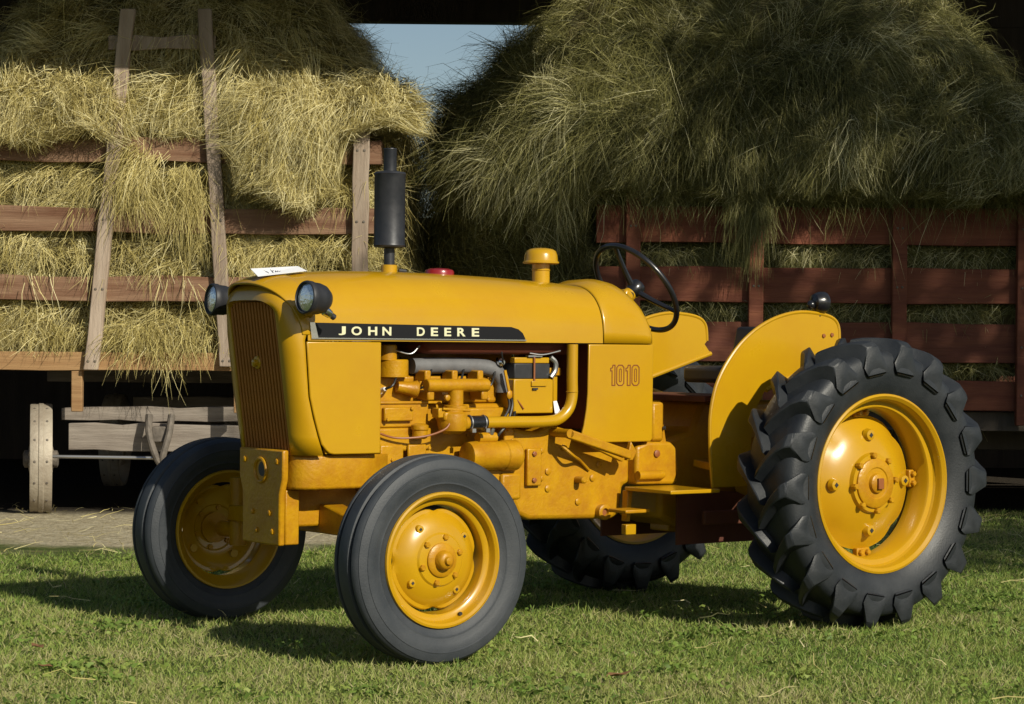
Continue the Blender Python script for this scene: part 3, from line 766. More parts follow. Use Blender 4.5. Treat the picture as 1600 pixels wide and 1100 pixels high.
# front shell: rounded brow and cheeks round the grille opening
def shell():
    out_path, in_path = [], []
    def xo(z): return interp(z, [.685, .75, .82, .893, 1.09], [-.133, -.156, -.178, -.196, -.212])
    zs = [.685, .75, .82, .893, .96, 1.03, 1.09]
    for z in zs: out_path.append((xo(z), -HW, z))
    for p in section(-.20, HW, hood_top(-.20), m=24)[1:-1]: out_path.append((-.198, p[1], p[2]))
    for z in reversed(zs): out_path.append((xo(z), HW, z))
    def gx(z): return -.22 - .072 * (z - .685) / .53
    npth = len(out_path)
    top = 1.232
    # grille opening: straight sides, arched rounded top
    for i, (x, y, z) in enumerate(out_path):
        if z <= 1.09 + 1e-6 and abs(abs(y) - HW) < 1e-6:
            zi = z; yi = math.copysign(.165, y)
            zi = .685 + (z - .685) * (1.15 - .685) / (1.09 - .685)
        else:
            t = (math.atan2((z - ZB) / (hood_top(-.2) - ZB), -y / HW))     # 0..pi
            n = 4.0; ct, stt = math.cos(t), math.sin(t)
            yi = -.165 * math.copysign(abs(ct) ** (2/n), ct); zi = 1.15 + (top - 1.15) * abs(stt) ** (2/n)
        in_path.append((gx(zi), yi, zi))
    secs = []
    for (xo_, yo, zo), (xi, yi, zi) in zip(out_path, in_path):
        sec = []
        brow = max(0, (zo - 1.15) / .18)
        for k in range(11):
            t = k / 10 * PI / 2
            a = math.sin(t); b = 1 - math.cos(t)            # a: forward, b: inward
            fx = xi - .022 * brow
            sec.append((xo_ + (fx - xo_) * a, yo + (yi - yo) * b, zo + (zi - zo) * b))
        sec.append((xi + .004, yi * .985, zi - .004 * brow))
        sec.append((xi + .045, yi * .985, zi - .004 * brow))
        secs.append(sec)
    return MB().rings(secs, False)
sh = shell().build('grille_surround', Y, tr, smooth=50)
m_ = sh.modifiers.new('solid', 'SOLIDIFY'); m_.thickness = .004; m_.offset = -1

# brow: the front of the hood skin reaching forward over the grille
def brow():
    m, nn, rows = 32, 2.6, []
    for k in range(8):
        f = k / 7; row = []
        for i in range(m + 1):
            t = .04 + (PI - .08) * i / m; ct, st_ = math.cos(t), math.sin(t)
            xf = -.222 - .108 * st_ ** 1.4
            drop = .034 * f * f * st_
            row.append((-.192 + (xf + .192) * f, -(HW + .004 - .022*f*f*st_) * math.copysign(abs(ct) ** (2/nn), ct), ZB + (hood_top(-.19) + .004 - drop - ZB) * st_ ** (2/nn)))
        rows.append(row)
    return MB().rings(rows, False)
bw = brow().build('brow', Y, hood, smooth=50)
m_ = bw.modifiers.new('solid', 'SOLIDIFY'); m_.thickness = .010; m_.offset = -1
m_ = bw.modifiers.new('bevel', 'BEVEL'); m_.width = .0035; m_.segments = 2; m_.limit_method = 'ANGLE'; m_.angle_limit = R(50)

# grille: backing, upright bars, centre cap
def gx(z): return -.22 - .072 * (z - .685) / .53
gr = MB()
gr.add([(gx(.68)+.03, -.17, .68), (gx(.68)+.03, .17, .68), (gx(1.24)+.03, .17, 1.24), (gx(1.24)+.03, -.17, 1.24),
        (gx(.68)+.04, -.17, .68), (gx(.68)+.04, .17, .68), (gx(1.24)+.04, .17, 1.24), (gx(1.24)+.04, -.17, 1.24)], [(0,1,2,3),(7,6,5,4),(0,4,5,1),(1,5,6,2),(2,6,7,3),(3,7,4,0)])
grille = gr.build('grille', M['dark_inside'], tr, smooth=0)
nb_ = 15
bm_ = None
for k in range(nb_):
    y = -.152 + .304 * k / (nb_ - 1)
    if bm_ is None:
        mb = MB()
        for q in [0]:
            z0, z1 = .684, 1.225
            rings = []
            for z in (z0, z1):
                x = gx(z)
                rings.append([(x + .026, -.0034, z), (x + .006, -.0034, z), (x, 0, z), (x + .006, .0034, z), (x + .026, .0034, z)])
            mb.rings(rings, True, True, True)
        bm_ = mb.mesh('bar', M['grille_bar'], 0)
    o = bpy.data.objects.new('bar', bm_); link(o, grille); o.location = (0, y, 0)
zc = 1.01
MB().lathe([(-.012, .024), (.004, .024), (.008, .021), (.009, .014), (.020, .013), (.022, .010)], (gx(zc) + .004, 0, zc), (-1, 0, -.13), 20).build('centre_cap', Y, grille)

# engine side panels (front), flush doors with rounded lower corner
def side_panel(sy, x1):
    poly = [(x1, 1.0865), (x1, .688)]
    poly += [(-.090, .688), (-.108, .692), (-.121, .702)] + [(interp(z, [.685, .75, .82, .893, 1.09], [-.133, -.156, -.178, -.196, -.212]) + .006, z) for z in (.725, .76, .80, .84, .893, .95, 1.02, 1.0865)]
    return MB().prism(poly, sy*.2475, sy*.236).build('side_panel', Y, tr, smooth=30, bevel=.004)
side_panel(-1, .104); side_panel(1, 1.03)  # far panel closes that whole side, added to keep the engine bay dark
for sy in (-1, 1): MB().prism([(.09, .690), (.09, 1.08), (-.185, 1.08), (-.175, .90), (-.118, .690)], sy*.2355, sy*.226).build('panel_frame', Y, tr)

# nose casting band below the panels and grille
def band(z0, z1, off=0.0):
    path = [(.16, -.205), (.02, -.212), (-.10, -.216), (-.15, -.212), (-.185, -.200), (-.205, -.182), (-.214, -.16)]
    path = path + [(-.216, 0.0)] + [(x, -y) for x, y in reversed(path)]
    o = []
    for zz, s in ((z0, 1.0), (z0 + .01, 1.012), (z1 - .01, 1.02), (z1, 1.01)):
        o.append([(x - off, y * s, zz) for x, y in path])
    mb = MB(); mb.rings(o, False)
    return mb
bd = band(.563, .684).build('nose_casting', CY, tr, smooth=45)
ms = bd.modifiers.new('solid', 'SOLIDIFY'); ms.thickness = .02
MB().box((-.2, -.19, .64), (.15, .19, .67)).build('nose_deck', CY, tr)
# front bracket plate with eye and bolts
fb = MB().prism([(-.160, .702), (.152, .702), (.152, .60), (.128, .545), (.126, .362), (-.138, .362), (-.140, .545), (-.160, .60)], -.248, -.223, 'x')
fb = fb.build('front_bracket', CY, tr, smooth=30, bevel=.006)
MB().box((-.222, -.1375, .364), (-.165, .1255, .56)).build('bracket_block', CY, fb, bevel=.005)
MB().torus((-.249, -.005, .625), (1, 0, 0), .042, .007, 28, 8).build('eye_ring', CY, fb)
MB().lathe([(0, .026), (.003, .026)], (-.2485, -.020, .630), (-1, 0, 0), 20).build('eye_hole', M['matt_black'], fb)
for y, z in ((-.07, .475), (.05, .475), (.02, .41), (-.12, .66), (.11, .66), (-.09, .41)):
    MB().lathe([(0, .011), (.005, .011), (.007, .007)], (-.248, y, z), (-1, 0, 0), 6).build('bolt', CY, fb)
# frame rails back along the engine
for sy in (-1, 1):
    MB().box((.0, sy*.19 - .012, .57), (.74, sy*.19 + .012, .64)).build('frame_rail', CY, tr, bevel=.004)

# front axle
ax = MB().prism([(-.62, .395), (.62, .395), (.60, .455), (.22, .475), (.10, .50), (-.10, .50), (-.22, .475), (-.60, .455)], -.042, .042, 'x').build('front_axle', CY, tr, smooth=25, bevel=.006)
MB().box((-.17, -.07, .42), (.12, .07, .57)).build('axle_pivot', CY, ax, bevel=.01)
for sy in (-1, 1):
    MB().cyl((0, sy*.60, .30), (0, sy*.60, .56), .034, 18).build('spindle_post', CY, ax)
    MB().box((-.05, sy*.38 - .03, .47), (.05, sy*.38 + .03, .497)).build('axle_clamp', CY, ax, bevel=.005)
    MB().cyl((0, sy*.60, .3555), (0, sy*.73, .3555), .030, 18).build('stub_axle', CY, ax)
    MB().bar((.0, sy*.60, .55), (.15, sy*.57, .55), .04, .02, (0, 0, 1)).build('steering_arm', CY, ax, bevel=.004)
MB().cyl((.14, -.57, .545), (.14, .57, .545), .012, 10).build('tie_rod', CY, ax)

# ---- front wheel (axis -y is the outside)
def front_wheel(cx, cy, cz, out):
    a = (0, out, 0); c = (cx, cy, cz); Rf = .3555
    def disc_mod(d, r, t):
        if r < .150: return r
        k = abs(math.sin(2*t))                       # four lobes reach the rim, four gaps between
        return r * (1 - .075 * max(0, .45 - k) / .45) if r > .16 else r
    prof = [(.005, .176), (.010, .172), (.012, .160), (.022, .150), (.040, .120), (.045, .098), (.046, .092), (.052, .086), (.056, .060), (.056, .052)]
    w = MB().lathe(prof, c, a, 64, cap=False, rmod=disc_mod).build('front_wheel', Y, tr, smooth=30)
    rim = [(.068, .214), (.074, .222), (.072, .229), (.064, .231), (.058, .226), (.050, .212), (.034, .203), (.022, .190), (-.022, .188), (-.036, .203), (-.058, .226), (-.066, .231), (-.074, .229), (-.074, .221), (-.060, .208), (-.040, .196), (-.024, .181), (.034, .186), (.039, .191), (.041, .206), (.046, .2095), (.062, .211), (.068, .214)]
    MB().lathe(rim, c, a, 64, cap=False).build('rim', Y, w, smooth=40)
    ty = [(.056, .219), (.062, .230), (.066, .240), (.072, .256), (.0745, .258), (.0745, .262), (.0745, .264), (.082, .280), (.0850, .296), (.0852, .306), (.0868, .3075), (.0868, .311), (.0848, .3125), (.083, .322), (.078, .336), (.076, .340), (.073, .3405), (.066, .3475), (.056, .3515), (.049, .3525), (.045, .350), (.042, .335), (.034, .333), (.031, .349), (.028, .3545), (.020, .3558), (-.022, .3555)]
    ty = ty[:-1] + [(-d, r) for d, r in reversed(ty[:-1])]
    MB().lathe(ty, c, a, 96, cap=False).build('tyre', M['front_tyre'], w, smooth=32)
    MB().lathe([(.040, .060), (.062, .058), (.066, .052), (.067, .034), (.088, .030), (.094, .024), (.096, .015), (.106, .012), (.108, .001)], c, a, 28).build('hub', CY, w)
    for k in range(6):
        t = 2*PI*k/6 + .3; e = (cx + .078*math.cos(t), cy, cz + .078*math.sin(t))
        MB().lathe([(.045, .011), (.060, .011), (.063, .008)], e, a, 6).build('wheel_bolt', CY, w, smooth=0)
    for k in range(4):
        t = PI/2*k + .62; r_ = .128; e = Vector((cx + r_*math.cos(t), cy, cz + r_*math.sin(t)))
        MB().lathe([(.022, .016), (.040, .0135), (.041, .009)], e, a, 14).build('hole_boss', Y, w)
        MB().lathe([(.0405, .0065), (.0425, .0065)], e, a, 4).build('square_hole', M['matt_black'], w, smooth=0)
    e = Vector((cx + .205*math.cos(-1.15), cy, cz + .205*math.sin(-1.15))) if out < 0 else Vector((cx + .205*math.cos(-1.15), cy, cz + .205*math.sin(-1.15)))
    MB().lathe([(.046, .007), (.053, .007)], e, a, 10).build('valve_hole', M['matt_black'], w)
    return w
front_wheel(0, -.7404, .3555, -1)
front_wheel(0, .7404, .3555, 1)

# ---- rear wheel
def rear_wheel(cx, cy, cz, out):
    a = (0, out, 0); c = (cx, cy, cz)
    prof = [(-.036, .262), (-.030, .262), (-.024, .250), (.004, .215), (.024, .170), (.036, .135), (.040, .118), (.056, .112), (.058, .070), (.058, .05)]
    def dm(d, r, t):
        return r * (1 - .05 * max(0, .5 - abs(math.sin(2*t + .785*2))) / .5) if r > .245 else r
    w = MB().lathe(prof, c, a, 64, cap=False, rmod=dm).build('rear_wheel', Y, tr, smooth=30)
    rim = [(.100, .326), (.110, .338), (.107, .346), (.098, .348), (.090, .342), (.080, .325), (.058, .314), (.040, .300), (-.040, .298), (-.060, .314), (-.088, .342), (-.098, .348), (-.108, .346), (-.108, .336), (-.090, .318), (-.062, .304), (-.042, .284), (.050, .290), (.058, .296), (.061, .316), (.067, .320), (.090, .321), (.100, .326)]
    MB().lathe(rim, c, a, 80, cap=False).build('rim', Y, w, smooth=40)
    body = [(.094, .335), (.108, .352), (.122, .385), (.132, .425), (.134, .455), (.128, .485), (.117, .500), (.099, .510), (.060, .516), (0, .518)]
    body = body[:-1] + [(0, .518)] + [(-d, r) for d, r in reversed(body[:-1])]
    mb = MB().lathe(body, c, a, 120, cap=False)
    def rb(s): return float(np.interp(abs(s), [0, .060, .098, .116, .128, .134], [.530, .527, .520, .508, .485, .455]))
    NL = 18
    for sd_ in (1, -1):
        for k in range(NL):
            ph0 = 2*PI*(k + (.5 if sd_ < 0 else 0)) / NL
            stn = [(-.012, .5600, .270, .50), (.018, .5625, .205, .50), (.055, .5625, .128, .50), (.092, .5610, .066, .49), (.120, .5550, .028, .48), (.138, .538, .008, .465), (.145, .506, .006, .445), (.146, .470, .003, .43), (.138, .435, .002, .42)]
            rr_ = []
            for i, (s, rt, dph, rbse) in enumerate(stn):
                ph = ph0 + dph
                wt = (.015, .018, .020, .023, .026, .027, .026, .022, .014)[i]; wb = wt + (.024, .026, .028, .031, .036, .042, .044, .042, .036)[i]
                ring = []
                for dw, rad in ((-wb, rbse), (-wt, rt), (wt, rt), (wb, rbse)):
                    # width runs round the tyre, leaning with the bar
                    lean = .55 if i < 4 else .25
                    pa = ph + dw * 1.0 / .54; ss = (s - dw * lean * (.45 if i < 5 else 0)) * sd_
                    ss2 = ss
                    ring.append((cx + rad*math.cos(pa), cy + out*ss2, cz + rad*math.sin(pa)))
                rr_.append(ring)
            mb.rings(rr_, True, True, True)
    mb.build('tyre', M['tyre'], w, smooth=28, bevel=.0035, seg=1)
    MB().lathe([(.040, .098), (.064, .096), (.068, .090), (.070, .062), (.066, .058), (.066, .040), (.078, .036), (.082, .030), (.084, .001)], c, a, 36).build('hub', CY, w)
    MB().box((cx-.012, cy + out*.083, cz-.022), (cx+.016, cy + out*.094, cz+.020)).build('axle_end', M['copper'], w, bevel=.002)
    for k in range(8):
        t = 2*PI*k/8 + .1; e = (cx + .108*math.cos(t), cy, cz + .108*math.sin(t))
        MB().lathe([(.050, .0125), (.070, .0125), (.074, .009)], e, a, 6).build('wheel_bolt', CY, w, smooth=0)
    for k in range(4):
        t = PI/2*k + .02; e = Vector((cx + .185*math.cos(t), cy, cz + .185*math.sin(t)))
        MB().lathe([(.018, .026), (.038, .020), (.040, .012)], e, a, 16).build('hole_boss', Y, w)
        MB().lathe([(.0395, .010), (.042, .010)], e, a, 4).build('square_hole', M['matt_black'], w, smooth=0)
    for k in range(4):
        t = PI/2*k + .03; u = Vector((math.cos(t), 0, math.sin(t))); v = Vector((-math.sin(t), 0, math.cos(t)))
        base = Vector(c) + u*.272 + Vector((0, out*-.022, 0))
        cl = MB(); cl.bar(base - v*.034, base + v*.034, .028, .034, u); cl_o = cl.build('rim_clamp', CY, w, bevel=.004)
        for q in (-.018, .018):
            MB().lathe([(.0, .011), (.026, .011), (.029, .008)], base + v*q, a, 6).build('clamp_bolt', CY, cl_o, smooth=0)
    return w
RX = 2.0087
rear_wheel(RX, -.752, .5593, -1)
rear_wheel(RX, .752, .5593, 1)

# ---- fenders: crescent plates inboard of the rear tyres
FEN = [(1.530, .535), (1.516, .66), (1.513, .80), (1.532, .90), (1.560, .965), (1.605, 1.030), (1.665, 1.093), (1.740, 1.147), (1.820, 1.186), (1.900, 1.210), (1.985, 1.222), (2.070, 1.218), (2.135, 1.208), (2.172, 1.190), (2.190, 1.160), (2.195, 1.105)]
inn = [(2.180, 1.090), (2.215, 1.050), (1.890, .952), (1.790, .905), (1.740, .83), (1.720, .70), (1.715, .535)]
for sy in (-1, 1):
    fen = MB().prism(FEN + inn, sy*.408, sy*.414).build('fender', Y, tr, smooth=30)
    # rolled lip along the outer edge and lower chord
    MB().tube([(x, sy*.411, z) for x, z in smooth_path([(x, 0, z) for x, z in FEN], 3) for x, z in [(x, z)]] if False else [(p.x, sy*.411, p.z) for p in smooth_path([(x, 0, z) for x, z in FEN], 3)], .0075, 8).build('rolled_lip', Y, fen)
    MB().tube([(2.218, sy*.411, 1.050), (1.890, sy*.411, .951), (1.80, sy*.411, .91)], .010, 8).build('lower_lip', Y, fen)
    for x, z in ((2.105, 1.128), (2.150, 1.132)):
        MB().lathe([(0, .009), (.005, .008), (.006, .002)], (x, sy*.4145, z), (0, sy, 0), 10).build('bolt', M['copper'], fen)
    MB().bar((1.62, sy*.40, .60), (1.62, sy*.22, .62), .06, .03, (0, 0, 1)).build('fender_bracket', CY, fen, bevel=.004)
    MB().bar((2.0, sy*.40, .80), (2.0, sy*.2, .74), .08, .03, (0, 0, 1)).build('fender_bracket', CY, fen, bevel=.004)
# rear work lamp on near fender
rl = MB().lathe([(-.030, .016), (-.022, .034), (.0, .043), (.024, .044), (.030, .041)], (2.085, -.405, 1.262), (1, -.15, 0), 24).build('rear_lamp', M['black'], tr)
MB().lathe([(.0295, .037), (.033, .030), (.034, .001)], (2.085, -.405, 1.262), (1, -.15, 0), 24).build('lens', M['lens'], rl)
MB().cyl((2.085, -.405, 1.205), (2.085, -.405, 1.225), .010, 10).build('stalk', M['black'], rl)
MB().ball((2.05, -.40, 1.252), .018, .018, .018).build('plug', M['black'], rl)

# ---- cowl behind the hood and instrument side panels
rings = []
for x, w, tp, n in ((1.1165, HW, 1.316, 2.6), (1.125, .2462, 1.322, 2.6), (1.16, .2465, 1.338, 2.5), (1.22, .2465, 1.343, 2.4), (1.27, .2465, 1.334, 2.4), (1.31, .2460, 1.312, 2.4), (1.335, .2450, 1.282, 2.5), (1.352, .2425, 1.242, 2.6), (1.363, .236, 1.195, 2.8), (1.367, .222, 1.15, 3.0)):
    s = section(x, w, tp, n=n); rings.append(s)
cowl = MB().rings(rings, False)
nlast = len(rings[-1]); b = len(cowl.v) - nlast
cowl.f.append(tuple(b + i for i in range(nlast)))
cowl = cowl.build('cowl', Y, tr, smooth=42)
mm = cowl.modifiers.new('solid', 'SOLIDIFY'); mm.thickness = .004; mm.offset = -1
for sy in (-1, 1):
    p10 = MB().prism([(1.043, 1.086), (1.041, .90), (1.036, .84), (1.024, .775), (1.003, .709), (1.350, .709), (1.360, .72), (1.361, 1.086)], sy*.2470, sy*.236).build('cowl_side_panel', Y, tr, smooth=30, bevel=.004)
    if sy < 0: numpanel = p10
MB().box((1.345, -.234, .712), (1.357, .234, 1.15)).build('cowl_rear_panel', Y, tr)
MB().box((1.06, -.23, .76), (1.08, .23, 1.085)).build('firewall', M['dark_inside'], tr)
# outlined model numerals
def ribbon_loop(mb, pts, w, y):
    n = len(pts); P = [Vector((p[0], 0, p[1])) for p in pts]
    o, i_ = [], []
    for k in range(n):
        a, b, c = P[k-1], P[k], P[(k+1) % n]
        d1 = (b - a).normalized(); d2 = (c - b).normalized(); t = (d1 + d2).normalized(); nn = Vector((t.z, 0, -t.x))
        sc = 1 / max(.5, math.sqrt(max(.05, (1 + d1.dot(d2)) / 2)))
        o.append(b + nn * (w/2*sc)); i_.append(b - nn * (w/2*sc))
    vs = []
    for yy in (y, y + .0009):
        vs += [(p.x, yy, p.z) for p in o] + [(p.x, yy, p.z) for p in i_]
    fs = []
    for k in range(n):
        j = (k + 1) % n
        fs += [(k, j, n+j, n+k), (2*n+k, 3*n+k, 3*n+j, 2*n+j), (k, 2*n+k, 2*n+j, j), (n+k, n+j, 3*n+j, 3*n+k)]
    mb.add(vs, fs)
def oct_(x0, x1, z0, z1, c): return [(x0+c, z0), (x1-c, z0), (x1, z0+c), (x1, z1-c), (x1-c, z1), (x0+c, z1), (x0, z1-c), (x0, z0+c)]
nz0, nz1 = .928, 1.006
for dx, ch in ((1.147, '1'), (1.179, '0'), (1.222, '1'), (1.254, '0')):
    mb = MB()
    if ch == '0':
        ribbon_loop(mb, oct_(dx, dx+.035, nz0, nz1, .009), .0040, -.2482)
        ribbon_loop(mb, oct_(dx+.0125, dx+.0225, nz0+.014, nz1-.014, .0035), .0030, -.2482)
    else:
        ribbon_loop(mb, [(dx+.009, nz0), (dx+.023, nz0), (dx+.023, nz1), (dx+.013, nz1), (dx+.010, nz1-.010), (dx+.002, nz1-.012), (dx+.002, nz1-.022), (dx+.009, nz1-.022)], .0040, -.2482)
    mb.build('numeral', M['numerals'], numpanel, smooth=0)

# ---- steering wheel and column
sc_c = Vector((1.468, 0, 1.312)); sn = Vector((.80, 0, .60)).normalized()
sw = MB().torus(sc_c, sn, .208, .0115, 64, 12).build('steering_wheel', M['black'], tr, smooth=60)
e1 = Vector((0, 1, 0)); e2 = sn.cross(e1)
MB().lathe([(-.035, .022), (-.022, .032), (.010, .034), (.020, .030), (.026, .018), (.028, .001)], sc_c, sn, 28).build('hub', M['black'], sw)
for k, ang in enumerate((95, 215, 335)):
    t = R(ang); d = e1*math.cos(t) + e2*math.sin(t)
    pth = smooth_path([sc_c + d*.02 - sn*.012, sc_c + d*.10 - sn*.010, sc_c + d*.206], 5)
    MB().tube(pth, [.013 - .004*i/10 for i in range(11)], 8).build('spoke', M['black'], sw)
MB().lathe([(-.20, .040), (-.07, .038), (-.062, .030), (-.036, .028)], sc_c, sn, 24).build('steering_column', Y, tr)
MB().bar((1.375, -.03, 1.24), (1.40, -.03, 1.30), .05, .05).build('column_boss', Y, tr, bevel=.01)

# ---- muffler, caps, pre-cleaner, paper
mu = MB().lathe([(1.435, .020), (1.440, .057), (1.446, .060), (1.452, .058), (1.705, .058), (1.711, .061), (1.717, .057), (1.722, .030), (1.724, .0235)], (.293, 0, 0), (0, 0, 1), 40, cap=False).build('muffler', M['muffler'], tr, smooth=30)
MB().lathe([(1.33, .020), (1.436, .020)], (.293, 0, 0), (0, 0, 1), 24).build('exhaust_pipe', M['muffler'], mu)
MB().lathe([(1.715, .0245), (1.800, .0245), (1.803, .0255), (1.806, .0245), (1.806, .021), (1.74, .021), (1.74, .0005)], (.293, 0, 0), (0, 0, 1), 28).build('outlet_pipe', M['muffler'], mu)
cl = MB().lathe([(1.335, .030), (1.372, .030), (1.374, .027)], (.293, 0, 0), (0, 0, 1), 24).build('pipe_collar', Y, tr)
MB().cyl((.315, -.03, 1.353), (.345, -.034, 1.350), .007, 8).build('clamp_bolt', M['matt_black'], cl)
MB().lathe([(1.335, .055), (1.352, .056), (1.360, .052), (1.366, .035), (1.368, .001)], (.518, 0, 0), (0, 0, 1), 32).build('fuel_cap', M['red'], tr)
pc = MB().lathe([(1.30, .0345), (1.395, .0345)], (.994, 0, 0), (0, 0, 1), 28).build('air_intake', Y, tr)
MB().lathe([(1.398, .034), (1.396, .066), (1.399, .071), (1.404, .071), (1.408, .066), (1.430, .064), (1.446, .058), (1.454, .045), (1.458, .022), (1.459, .001)], (.994, 0, 0), (0, 0, 1), 36).build('intake_cap', Y, pc, smooth=40)
MB().torus((.994, 0, 1.372), (0, 0, 1), .0355, .002, 28, 6).build('clamp_band', Y, pc)

# ---- headlights
def headlight(sy):
    c = Vector((-.225, sy*.335, 1.236)); a = Vector((-1, sy*.09, .07))
    h = MB().lathe([(-.062, .001), (-.060, .018), (-.050, .034), (-.030, .049), (-.008, .055), (.020, .056), (.024, .059), (.040, .060), (.046, .058), (.048, .053), (.040, .050)], c, a, 40).build('headlight', M['matt_black'], tr, smooth=35)
    MB().lathe([(.038, .052), (.044, .040), (.048, .022), (.049, .001)], c, a, 36).build('lens', M['lens'], h, smooth=60)
    MB().bar((c.x + .01, sy*.30, 1.20), (c.x + .03, sy*.235, 1.175), .03, .012, (0, 0, 1)).build('bracket', Y, h, bevel=.003)
    MB().lathe([(0, .010), (.010, .018), (.034, .015), (.042, .008)], (c.x + .030, c.y - .0, 1.200), (.7, sy*.05, -.45), 16).build('swivel_knob', M['chrome'], h)
    MB().lathe([(.036, .011), (.054, .011), (.057, .007)], (c.x + .030, c.y, 1.200), (.7, sy*.05, -.45), 12).build('knob_tip', M['matt_black'], h)
headlight(-1); headlight(1)

# ---- engine
eng = MB().prism([(.06, .585), (.74, .585), (.74, .86), (.06, .86)], -.135, .135).build('engine_block', CY, tr, bevel=.012)
MB().box((.10, -.125, .862), (.70, .125, .965)).build('cylinder_head', CY, eng, bevel=.010)
MB().box((.12, -.08, .967), (.68, .08, 1.02)).build('rocker_cover', M['grey'], eng, bevel=.02)
MB().box((.10, -.165, .776), (.365, -.135, .868)).build('block_cover', CY, eng, bevel=.006)
MB().box((.16, -.186, .800), (.285, -.165, .850)).build('cover_plate', CY, eng, bevel=.005)
MB().box((.05, -.178, .690), (.37, -.135, .775)).build('sump_flange', CY, eng, bevel=.008)
MB().box((.14, -.192, .640), (.24, -.179, .715)).build('lower_pad', CY, eng, bevel=.006)
MB().box((.26, -.192, .640), (.34, -.179, .715)).build('lower_pad', CY, eng, bevel=.006)
MB().box((.10, -.172, .862), (.42, -.130, .872)).build('gasket_ledge', CY, eng, bevel=.003)
for x, z in ((.172, .806), (.276, .845), (.13, .70), (.35, .70), (.19, .66), (.30, .66)):
    MB().lathe([(0, .007), (.006, .007), (.008, .004)], (x, -.187 if z > .8 else -.192, z), (0, -1, 0), 6).build('bolt', CY, eng, smooth=0)
# water outlet
wo_ = MB().lathe([(.960, .058), (1.020, .058), (1.024, .054)], (.228, -.13, 0), (0, 0, 1), 28).build('water_outlet', CY, tr)
MB().lathe([(1.022, .034), (1.074, .034), (1.078, .030)], (.200, -.14, 0), (0, 0, 1), 24).build('outlet_neck', CY, wo_)
MB().lathe([(.0, .020), (.055, .026), (.075, .034), (.08, .028)], (.235, -.15, .925), (.7, -.15, -.1), 16).build('elbow', CY, wo_)
# grey hose arching over the manifold
MB().tube(smooth_path([(.31, -.13, 1.000), (.45, -.13, 1.002), (.60, -.13, 1.000), (.675, -.135, .985), (.712, -.14, .945), (.716, -.14, .902)], 6), .030, 16).build('grey_hose', M['grey'], tr, smooth=60)
# exhaust / intake manifold with lugs and riser
mf = MB().cyl((.325, -.205, .930), (.600, -.205, .930), .0245, 20).build('manifold', CY, tr, bevel=.004)
for x in (.338, .458, .573):
    MB().box((x - .013, -.200, .945), (x + .013, -.13, .985)).build('manifold_lug', CY, mf, bevel=.005)
for x in (.345, .585):
    MB().box((x - .015, -.212, .875), (x + .015, -.13, .912)).build('manifold_port', CY, mf, bevel=.006)
MB().lathe([(.84, .044), (.855, .044), (.858, .028), (.912, .028)], (.458, -.205, 0), (0, 0, 1), 20).build('riser', CY, mf)
MB().lathe([(0, .011), (.012, .011), (.014, .008)], (.408, -.215, .885), (0, -1, 0), 12).build('plug', CY, mf)
# carburettor
cb = MB().lathe([(.752, .030), (.764, .050), (.79, .056), (.826, .052), (.834, .040), (.842, .040)], (.430, -.225, 0), (0, 0, 1), 24).build('carburettor', CY, tr, smooth=30)
MB().box((.375, -.255, .800), (.480, -.19, .834)).build('float_bowl_top', CY, cb, bevel=.008)
MB().cyl((.468, -.24, .792), (.505, -.24, .792), .027, 18, r2=.021).build('air_horn', CY, cb)
MB().box((.355, -.245, .812), (.385, -.20, .848)).build('throttle_bracket', CY, cb, bevel=.004)
MB().cyl((.37, -.25, .845), (.49, -.25, .838), .005, 8).build('throttle_rod', CY, cb)
# air pipe and rubber coupling
MB().tube([(p.x, p.y, p.z) for p in smooth_path([(.545, -.24, .793), (.70, -.24, .793), (.84, -.24, .793), (.905, -.24, .802), (.950, -.24, .835), (.969, -.24, .885), (.969, -.24, .96), (.969, -.24, 1.085)], 7)], .0215, 20).build('air_pipe', Y, tr, smooth=60)
hs_ = MB().cyl((.486, -.24, .792), (.566, -.24, .793), .0265, 24).build('rubber_coupling', M['black'], tr)
for x in (.494, .556):
    MB().torus((x, -.24, .7925), (1, 0, 0), .027, .003, 28, 6).build('hose_clamp', M['steel'], hs_)
    MB().box((x - .008, -.275, .758), (x + .008, -.262, .772)).build('clamp_screw', M['steel'], hs_)
MB().torus((.969, -.24, .905), (0, 0, 1), .022, .002, 24, 6).build('pipe_joint', Y, tr)
# battery and box
bb = MB().box((.722, -.205, .823), (.906, -.04, .953)).build('battery_box', Y, tr, bevel=.004)
MB().box((.728, -.198, .953), (.895, -.05, 1.012)).build('battery', M['matt_black'], bb, bevel=.004)
MB().box((.728, -.200, 1.012), (.890, -.17, 1.034)).build('hold_down', Y, bb, bevel=.003)
MB().cyl((.815, -.206, .945), (.815, -.206, 1.045), .004, 8).build('hold_down_rod', M['copper'], bb)
MB().box((.785, -.210, 1.036), (.850, -.19, 1.042)).build('hold_down_plate', M['steel'], bb)
MB().box((.800, -.212, .925), (.870, -.206, .945)).build('hasp', Y, bb, bevel=.002)
MB().box((.805, -.214, .912), (.828, -.2065, .919)).build('hasp_slot', M['matt_black'], bb)
MB().tube(smooth_path([(.895, -.2, 1.035), (.915, -.205, 1.015), (.915, -.205, .985), (.895, -.205, .958)], 4), .010, 8).build('strap', M['steel'], bb)
MB().box((.925, -.18, .86), (.945, -.05, .985)).build('bracket_plate', Y, bb, bevel=.003)
MB().box((.90, -.19, .965), (.955, -.16, .995)).build('terminal_bracket', CY, bb, bevel=.003)
MB().prism([(.902, .868), (.918, .870), (.938, .822), (.910, .822)], -.212, -.209).build('white_tag', M['white'], bb)
MB().lathe([(0, .016), (.012, .016), (.02, .008)], (.69, -.16, 1.015), (0, -1, 0), 14).build('ignition_terminal', M['chrome'], tr)
